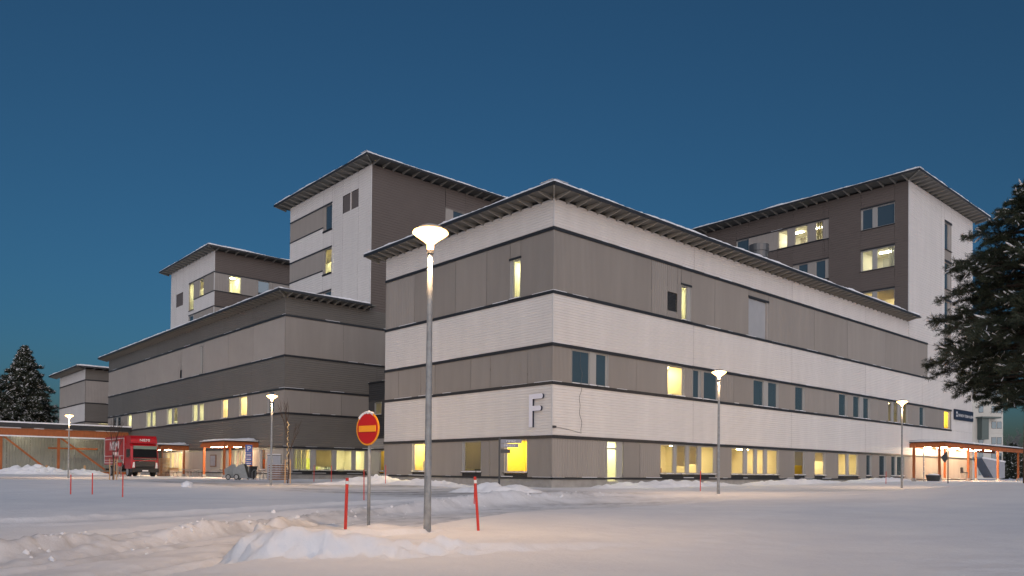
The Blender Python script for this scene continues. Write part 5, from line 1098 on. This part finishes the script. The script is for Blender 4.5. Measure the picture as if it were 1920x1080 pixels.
# trees behind the photographer: they show in the dark panes
for k, (u_, d_, h_) in enumerate(((6, -26, 15), (13, -22, 17), (20, -30, 16), (-8, -34, 15), (30, -26, 18))):
    p = FWD*d_+RGT*u_; p.z = gz(p); conifer('pine_tree', 'dark pine mirrored in the F wing windows', p, h_, 4, lambda f: np.interp(f, [0, .3, .7, 1], [2.6, 3.2, 2.4, .4]), 50+k, 60, 5, .05, 7, ('bark', 'twig', 'needles_far'), far=True, group='pines behind the photographer')
def bare_tree(name, label, base, h, seed, spread=.33, tw=.02, group=None, material='twig', depth_=5):
    rnd = random.Random(seed); t = thing(name, label, 'tree', base, group); mb = MB(); tk = MB(); b = Vector(base)
    def grow(p, d, L, r, lv):
        q = p+d*L; (tk if lv == 0 else mb).tube([p, p.lerp(q, .5)+Vector((rnd.gauss(0, .03), rnd.gauss(0, .03), 0))*L, q], [r, r*.85, r*.7], 6 if lv == 0 else 4, cap=False)
        if lv >= depth_: return
        for _ in range(rnd.choice((2, 3, 3))):
            nd_ = (d+Vector((rnd.gauss(0, spread), rnd.gauss(0, spread), rnd.uniform(-.05, .25)))).normalized(); grow(p.lerp(q, rnd.uniform(.55, 1)), nd_, L*rnd.uniform(.55, .8), max(tw*.35, r*.6), lv+1)
    grow(b-Vector((0, 0, .2)), Vector((0, 0, 1)), h*.38, tw*2.4, 0)
    tk.build('trunk', material, t); mb.build('branches', material, t); return t
mat('far_twig', (.16, .15, .16), .9)
for k, px_ in enumerate((86, 94, 101, 108)): bare_tree('birch_tree', 'leafless frosted birch standing far behind the orange shed', at_px_depth(px_, 175+k*4), 15+k % 3, 70+k, .3, .06, 'birches behind the shed', 'far_twig')
for k, px_ in enumerate((1896, 1907)): bare_tree('birch_tree', 'leafless frosted birch far beyond the entrance canopy', at_px_depth(px_, 190+k*5), 13.5, 80+k, .3, .07, 'birches beyond the canopy', 'far_twig')
# planted saplings with stakes
def sapling(px, depth, h, label, stakes, seed, lights):
    p = at_px_depth(px, depth); t = bare_tree('sapling', label, p, h, seed, .16, .018, None, 'twig', 4)
    for du in stakes: q = p+RGT*du; MB().tube([q-Vector((0, 0, .2)), q+Vector((0, 0, 1.5))], .035, 8).build('support_stake', 'raw_wood', t); MB().tube([q+Vector((0, 0, 1.3)), p+Vector((0, 0, 1.3))], .012, 5).build('tie', 'cable', t)
    if lights:
        rnd = random.Random(seed); mb = MB()
        for k in range(60): a = k*.9; z = .9+k*.05; c = p+Vector((.05*math.cos(a), .05*math.sin(a), z)); mb.poly([c+v*.014 for v in vs0], fs0)
        mb.build('fairy_lights', 'fairy_light', t)
sapling(212.5, 54, 5.2, 'leafless staked sapling in front of the red truck', (-.26, .05, .24), 5, False)
sapling(539, 48, 6.0, 'leafless staked sapling wound with fairy lights by the brown wing corner', (-.15, .17), 6, True)

# ============================================================ far apartment block
ad = 150; ac = at_depth(1880.6, 800, ad); a_ = RGT*.985-FWD*-.17; a_ = a_.normalized(); n_ = Vector((a_.y, -a_.x, 0))
if n_.dot(FWD) > 0: n_ = -n_
ab = thing('apartment_block', 'pale far apartment block with rows of square windows beyond the entrance canopy', 'building', (ac.x, ac.y, .3))
hz = 24.5; Wd = 14.0
def AP(s, o, z): v = Vector((ac.x, ac.y, 0))-a_*s+n_*o; return (v.x, v.y, z)
def abox(mb, s0, s1, o0, o1, z0, z1): return mb.poly([AP(s0, o0, z0), AP(s1, o0, z0), AP(s1, o1, z0), AP(s0, o1, z0), AP(s0, o0, z1), AP(s1, o0, z1), AP(s1, o1, z1), AP(s0, o1, z1)], [(0, 3, 2, 1), (4, 5, 6, 7), (0, 1, 5, 4), (1, 2, 6, 5), (2, 3, 7, 6), (3, 0, 4, 7)])
for k in range(8): abox(MB(), 0, Wd, -12, 0, .3+k*3.05+.015, .3+(k+1)*3.05).build('wall_course', 'apartment', ab)
for k in range(8):
    for s0 in (.35, 1.55, 4.4, 7.2, 9.6):
        z0 = .3+k*3.05+1.0; wdo = abox(MB(), s0-.02, s0+1.02, -.05, .03, z0-.04, z0+1.34).build('window', 'frame_dark', ab); abox(MB(), s0+.04, s0+.96, .031, .04, z0+.02, z0+1.28).build('pane', 'glass_dark', wdo)
abox(MB(), 4.2, 5.7, .0, 1.2, 8.2, 12.3).build('stair_bay', 'apartment_green', ab); abox(MB(), 1.8, 6.0, .0, 1.6, 12.31, 12.6).build('bay_roof', 'apartment_green', ab)
abox(MB(), -.3, Wd, -12.2, .3, hz+.21, hz+.5).build('roof', 'black_trim', ab)
print('done', len(bpy.data.objects))
